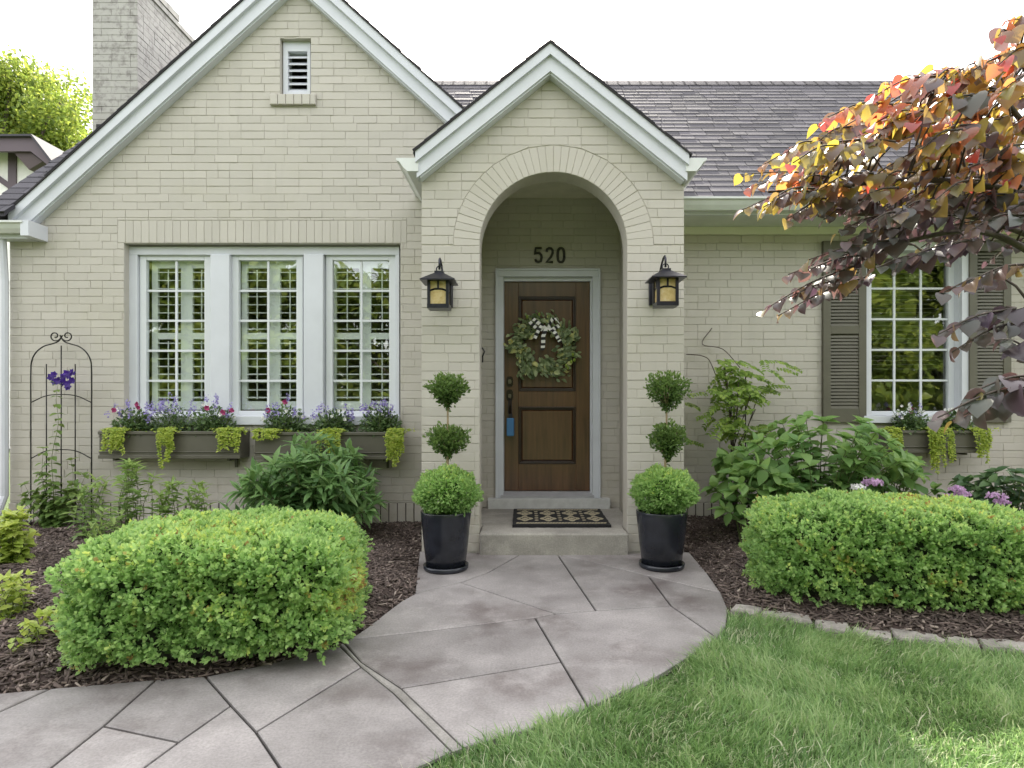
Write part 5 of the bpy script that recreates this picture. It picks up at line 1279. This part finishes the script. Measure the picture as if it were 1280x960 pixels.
# ================================================================== REDBUD TREE
rt = thing('redbud_tree','redbud tree with purple, orange and yellow leaves reaching in from the right','tree',(3.75,3.3,0))
mb = MB(); trunk = [(3.75,3.3,-.05),(3.72,3.3,.6),(3.66,3.32,1.2),(3.55,3.35,1.7)]; mb.tube(trunk,[.085,.07,.062,.055],10); mb.build('trunk',M['bark'],rt,True)
def P3(px,py,Y): return Vector((PX(px,Y),Y,PZ(py,Y)))
limbs = [[(3.55,3.35,1.7),P3(1300,300,3.3),P3(1180,265,3.25),P3(1080,268,3.2),P3(1000,262,3.15)],
         [(3.55,3.35,1.7),P3(1290,220,3.5),P3(1200,170,3.5),P3(1110,160,3.45),P3(1030,190,3.4)],
         [(3.55,3.35,1.7),P3(1300,180,3.1),P3(1240,110,3.0),P3(1190,90,2.95)],
         [(3.55,3.35,1.7),P3(1300,120,2.9),P3(1275,60,2.8)],
         [(3.55,3.35,1.7),P3(1320,330,2.8),P3(1230,290,2.75),P3(1140,300,2.8),P3(1060,330,2.85)],
         [(3.6,3.33,1.45),P3(1330,390,2.5),P3(1270,390,2.4),P3(1200,408,2.4)],
         [(3.62,3.33,1.3),P3(1340,440,2.1),P3(1290,470,1.95),P3(1230,495,1.9)],
         [(3.55,3.35,1.7),P3(1310,260,2.9),P3(1210,230,2.85),P3(1120,225,2.9),P3(1040,235,2.95),P3(960,240,3.0)]]
mb = MB(); LP = []
for L in limbs:
    c = curve(L,6); n = len(c); mb.tube(c,[.017*(1-.85*i/n)+.003 for i in range(n)],6); LP += c[4:]
twigs = []
def twig(a, b, Y0, Y1, droop=.02): twigs.append((P3(a[0],a[1],Y0),P3(b[0],b[1],Y1),droop))
for a,b,Y in (((1075,330),(958,385),2.8),((1105,310),(985,343),2.85),((1085,345),(972,395),2.9),((1120,300),(1010,325),2.7),((1090,318),(1003,340),2.75),((1060,350),(985,372),2.8),((1130,285),(1060,300),2.7),
              ((1040,225),(928,262),2.95),((1045,222),(925,218),3.0),((1010,228),(940,232),3.05),((1100,255),(1015,265),2.9),((1160,320),(1095,335),2.6),((1215,300),(1120,330),2.6),((1270,385),(1172,418),2.3),((1280,400),(1190,440),2.35),((1295,480),(1172,522),1.85),((1300,495),(1190,525),1.95),((1310,470),(1215,490),1.9),
              ((1250,345),(1180,365),2.5),((1290,330),(1215,350),2.4),((1290,440),(1240,425),2.2),((1280,60),(1190,105),2.8),((1285,30),(1255,28),2.8),((1240,100),(1168,85),2.9),((1260,40),(1248,45),2.7),((1200,100),(1130,95),2.95),((1190,120),(1105,105),3.0)): twig(a,b,Y,Y-.08)
def top_y(x): return np.interp(x,[925,1000,1060,1110,1150,1200,1240,1290],[215,170,135,110,85,72,55,20])
def bot_y(x): return np.interp(x,[925,1000,1060,1120,1180,1290],[250,262,275,300,310,335])
for k in range(150):
    x = 985+310*random.random()**.75; t_, b_ = top_y(x)+12, bot_y(x)-8; y = t_+(b_-t_)*random.random(); Y = random.uniform(2.55,3.6); L = random.uniform(45,85)
    twig((x+L*.4,y-L*.12),(x-L*.6,y+L*random.uniform(.05,.4)),Y,Y-random.uniform(0,.15),.03)
P=[];D=[];N_=[];S=[];T=[]
for a,b,dr_ in twigs:
    near = min(LP,key=lambda q:(q-a).length); mb.tube([near,near.lerp(a,.5)+Vector((0,0,.02)),a],[.006,.005,.004],4)
    c = curve([a,a.lerp(b,.5)+Vector((0,0,dr_)),b],8); mb.tube(c,[.004*(1-.7*i/len(c))+.001 for i in range(len(c))],4)
    L = (b-a).length; n = max(4,int(L/.036)); ax = (b-a).normalized(); fresh = random.random()
    for q in range(n+1):
        p = a.lerp(b,(q+random.uniform(-.3,.3))/n)+Vector((0,0,dr_*.9*math.sin(math.pi*q/n))); sgn = 1 if q % 2 else -1; lat = ax.cross(Vector((0,0,1))).normalized()
        P.append(p+Vector((0,0,-.008))); D.append(ax*.75+lat*sgn*.6+Vector((0,0,-.7+random.gauss(0,.28)))); N_.append(Vector((random.gauss(-.25,.5),random.gauss(.05,.6),1))); f = q/n
        py_ = H-F*(p.z-CZ)/p.y; S.append(random.uniform(.058,.096)*(1.2 if py_ < 200 else 1)*(1.08-.45*f))
        v_ = random.random(); base = (random.uniform(.62,.9) if v_ < .5 else random.uniform(.2,.33) if v_ < .8 else random.uniform(.45,.6)) if py_ < 150 else ((random.uniform(.42,.6) if v_ < .36 else random.uniform(.62,.85) if v_ < .62 else random.uniform(.02,.32)) if py_ < 240 else (.34*random.random() if v_ < .55 else random.uniform(.10,.20))); base = base+.30*max(0,f-.65)/.35*(1 if py_ < 260 else .3)+.1*(fresh-.5); T.append(min(.99,max(.01,base)))  # backlight put into the tint of upper leaves; tips also warmer as young growth
mb.build('branches',M['bark'],rt,True)
leaf_objects('leaf','heart',np.array(P),np.array(D),np.array(N_),np.array(S),np.array(T),M['redbud_leaf'],rt,300)

# ================================================================== LAWN AND MULCH
def blades(n, poly, x0,x1,y0,y1, near_bias=True):
    P = np.stack([rng.uniform(x0,x1,n*2),rng.uniform(y0,y1,n*2)],1)
    P = P[inside(P,poly)][:n]; return P
LAWN = [RB[3],*RB[4:],G(380,1060),(-1.2,1.2),(7,1.2),(7,2.45)]+SLG[::-1][1:]
pin = blades(125000,LAWN,-1.0,4.2,1.35,3.75); pin = pin[(pin[:,0] < pin[:,1]*.9+.3)]; N = len(pin)
cl_ = np.sin(pin[:,0]*6.1+1.7*np.sin(pin[:,1]*4.7))*np.sin(pin[:,1]*7.3+1.1*np.sin(pin[:,0]*5.3)); c2 = np.sin(pin[:,0]*19+pin[:,1]*13)*np.sin(pin[:,1]*23-pin[:,0]*7)
lean = np.stack([.35*np.sin(pin[:,1]*5+pin[:,0]*3)+rng.normal(0,.42,N), .35*np.cos(pin[:,0]*5.5)+rng.normal(0,.42,N)],1)
hgt = np.clip(.050+.016*cl_+.012*c2+rng.normal(0,.016,N),.015,.115)
dE = np.minimum(seg_dist(pin,RB[4:]),seg_dist(pin,SLG)); hgt *= 1+.25*np.exp(-dE/.06)
dry = np.clip(-.6*cl_-.35*c2,0,1); tint = np.clip(.43+.20*cl_+.10*c2+rng.normal(0,.17,N),0,.74); straw = rng.random(N) < .05+.28*dry; tint = np.where(straw,rng.uniform(.78,1,N),tint)
root = np.column_stack([pin,np.full(N,-.03)]); up = np.column_stack([lean,np.ones(N)]); up /= np.linalg.norm(up,axis=1,keepdims=True)
side = np.column_stack([rng.normal(size=(N,2)),np.zeros(N)]); side /= np.linalg.norm(side,axis=1,keepdims=True); wd = (rng.uniform(.0013,.0026,N)*np.where(rng.random(N) < .12,1.7,1))[:,None]
mid = root+up*(hgt*.6)[:,None]; tip = root+up*hgt[:,None]+np.column_stack([lean*(hgt*.55)[:,None],-.25*hgt*np.abs(lean).sum(1)*.5])
V = np.stack([root-side*wd,root+side*wd,mid+side*wd*.8,mid-side*wd*.8,tip],1).reshape(-1,3); b = (np.arange(N)*5)[:,None]
FQ = np.concatenate([b+np.array([[0,1,2]]),b+np.array([[0,2,3]]),b+np.array([[3,2,4]])])
me = raw_mesh('grass',V,FQ,M['grass'],False,np.repeat(tint,5)); o = link('grass',me); tag(o,'green lawn grass with pale dry blades beside the path',kind='stuff')
del o['label']; o['label'] = 'green lawn grass with pale dry blades beside the path'

def chips(side, n, x0,x1,y0,y1, label):
    P = np.stack([rng.uniform(x0,x1,n),rng.uniform(y0,y1,n)],1); P = P[inside(P,BED_L if side == 'L' else BED_R)]; m = len(P)
    z = bed_z(P,side)+rng.uniform(.0,.016,m); L = rng.uniform(.008,.034,m)*np.where(rng.random(m) < .06,1.5,1); w = rng.uniform(.0025,.007,m); h = rng.uniform(.0015,.004,m)
    a = rng.uniform(0,6.28,m); tl = rng.normal(0,.28,m); d = np.stack([np.cos(a)*np.cos(tl),np.sin(a)*np.cos(tl),np.sin(tl)],1); s = np.stack([-np.sin(a),np.cos(a),rng.normal(0,.3,m)],1); u = np.cross(d,s)
    C = np.column_stack([P,z]); K = np.array([(-1,-1,-1),(1,-.6,-1),(1,.7,-1),(-1,1,-1),(-1,-1,1),(1,-.6,1),(1,.7,1),(-1,1,1)])
    V = C[:,None,:]+K[None,:,0,None]*(d*L[:,None])[:,None,:]+K[None,:,1,None]*(s*w[:,None])[:,None,:]+K[None,:,2,None]*(u*h[:,None])[:,None,:]
    FF = (np.array(BOXF)[None]+(np.arange(m)*8)[:,None,None]).reshape(-1,4); t = np.clip(rng.beta(1.6,2.6,m),0,.85); t = np.where(rng.random(m) < .045,rng.uniform(.9,1,m),t)
    me = raw_mesh('mulch',V.reshape(-1,3),FF,M['mulch'],False,np.repeat(t,8)); o = link('mulch',me); o['kind'] = 'stuff'; o['label'] = label
chips('L',52000,-5.2,-.3,2.3,5.75,'shredded brown bark mulch left of the path'); chips('R',34000,1.2,4.6,2.9,6.1,'shredded brown bark mulch right of the path')

# ================================================================== NEIGHBOURING HOUSE AND TREES
YN = 15.0
nh = thing('neighbour_house','white timbered house with dark purple brown trim behind the roof at left','house',(PX(-40,YN),YN,0))
m_tr = simple('purple brown trim',(.085,.062,.075),.6); m_st = simple('white stucco',(.72,.71,.68),.85,0,8,.06); m_sof = simple('brown soffit boards',(.06,.042,.042),.7)
nx = PX(-200,YN); xr = PX(48,YN+.6)
MB().box(nx,PX(46,YN+.6),YN+.6,YN+6,0,PZ(190,YN+.6)).build('wall',m_st,nh)
MB().prism([(nx,PZ(190,YN+.6)),(PX(46,YN+.6),PZ(190,YN+.6)),(PX(30,YN+.6),PZ(180,YN+.6)),(nx,PZ(180,YN+.6))],YN+.6,YN+6).build('gable_end',m_st,nh)
MB().prism([(nx,PZ(189,YN)),(PX(38,YN),PZ(189,YN)),(PX(62,YN),PZ(208,YN)),(PX(66,YN),PZ(206,YN)),(PX(42,YN),PZ(172,YN)),(nx,PZ(173,YN))],YN,YN+.08).build('fascia',m_tr,nh)
MB().prism([(PX(20,YN+.3),PZ(188,YN+.3)),(PX(38,YN+.3),PZ(188,YN+.3)),(PX(62,YN+.3),PZ(206,YN+.3)),(PX(45,YN+.3),PZ(216,YN+.3))],YN+.082,YN+.598).build('soffit',m_sof,nh)
MB().prism([(nx,PZ(173,YN)),(PX(42,YN),PZ(172,YN)),(PX(69,YN),PZ(208,YN)),(PX(71,YN),PZ(206,YN)),(PX(43,YN),PZ(169.5,YN)),(nx,PZ(170.5,YN))],YN-.1,YN+6.2).build('roof',M['shingle'],nh)
MB().box(PX(11,YN+.59),PX(21,YN+.59),YN+.56,YN+.6,PZ(262,YN+.59),PZ(188,YN+.59)).build('timber',m_tr,nh)
a = (PX(-3,YN+.59),PZ(218,YN+.59)); b_ = (PX(14,YN+.59),PZ(230,YN+.59)); MB().prism([(a[0],a[1]-.16),(b_[0],b_[1]-.16),(b_[0],b_[1]),a],YN+.561,YN+.599).build('timber',m_tr,nh)

def tree(x, y, h, r, label, n, seed, trunk_h=.35, group=None, lsize=.16):
    t = thing('shade_tree',label,'tree',(x,y,-.03),group); q = random.Random(seed); mb = MB(); k = h*trunk_h
    mb.tube([(x,y,-.1),(x+.05,y,k*.5),(x,y+.05,k),(x+.1,y,h*.7)],[h*.032,h*.026,h*.022,h*.008],9)
    cl2 = []
    for i in range(34):
        a = q.uniform(0,6.28); e = q.uniform(-.2 if trunk_h > .1 else -.75,1); rr = r*q.uniform(.35,.95)*math.sqrt(max(.1,1-e*e*.8)); c = Vector((x+rr*math.cos(a),y+rr*math.sin(a),k+(h-k)*(.42+.5*e))); cl2.append((c,r*q.uniform(.2,.38)))
        mb.tube([(x,y,k+(h-k)*max(.02,.3*e)),((x+c.x)/2,(y+c.y)/2,(k+c.z)/2+.1*h*e+.2),tuple(c)],[h*.012,h*.007,h*.003],5)
    mb.build('trunk',M['bark'],t,True); P = []; R_ = np.random.default_rng(seed)
    per = n//len(cl2)
    for c, cr in cl2:
        d = R_.normal(size=(per,3)); d /= np.linalg.norm(d,axis=1,keepdims=True); P.append(np.array(c)+d*(cr*R_.uniform(.25,1.1,per)**.7)[:,None]*np.array([1.15,1.15,.8]))
    P = np.concatenate(P); m = len(P); scatter('crown','broad',P,unit(m)+np.array([0,0,-.2]),unit(m)+np.array([0,0,.8]),R_.uniform(.7,1.3,m)*lsize,R_.random(m),M['tree_leaf'],t)
tree(PX(-10,25),25,PZ(72,25)+.2,4.6,'sunlit yellow green tree behind the timbered house at left',30000,5,.3,'trees behind the house',.17)
tree(PX(88,27),27,PZ(128,27)+.1,3.4,'rounder green tree beside the left of the chimney',22000,6,.3,'trees behind the house',.17)
for i,(x,y,h,r,lb_) in enumerate(((-9.5,-9,7.5,3.8,'tree across the lawn mirrored in the leftmost window'),(-3.2,-12,8.5,4.2,'tree across the lawn mirrored in the middle window'),(3.5,-10.5,7.5,3.8,'tree across the lawn mirrored in the window beside the porch'),(9.5,-9.0,8.5,4.3,'tree across the lawn mirrored in the right window'),(16.5,-12,8,4.2,'tree across the lawn beyond the right window reflection'))):
    tree(x,y,h,r,lb_,15000,20+i,.06,'trees across the lawn behind the viewer',.34)
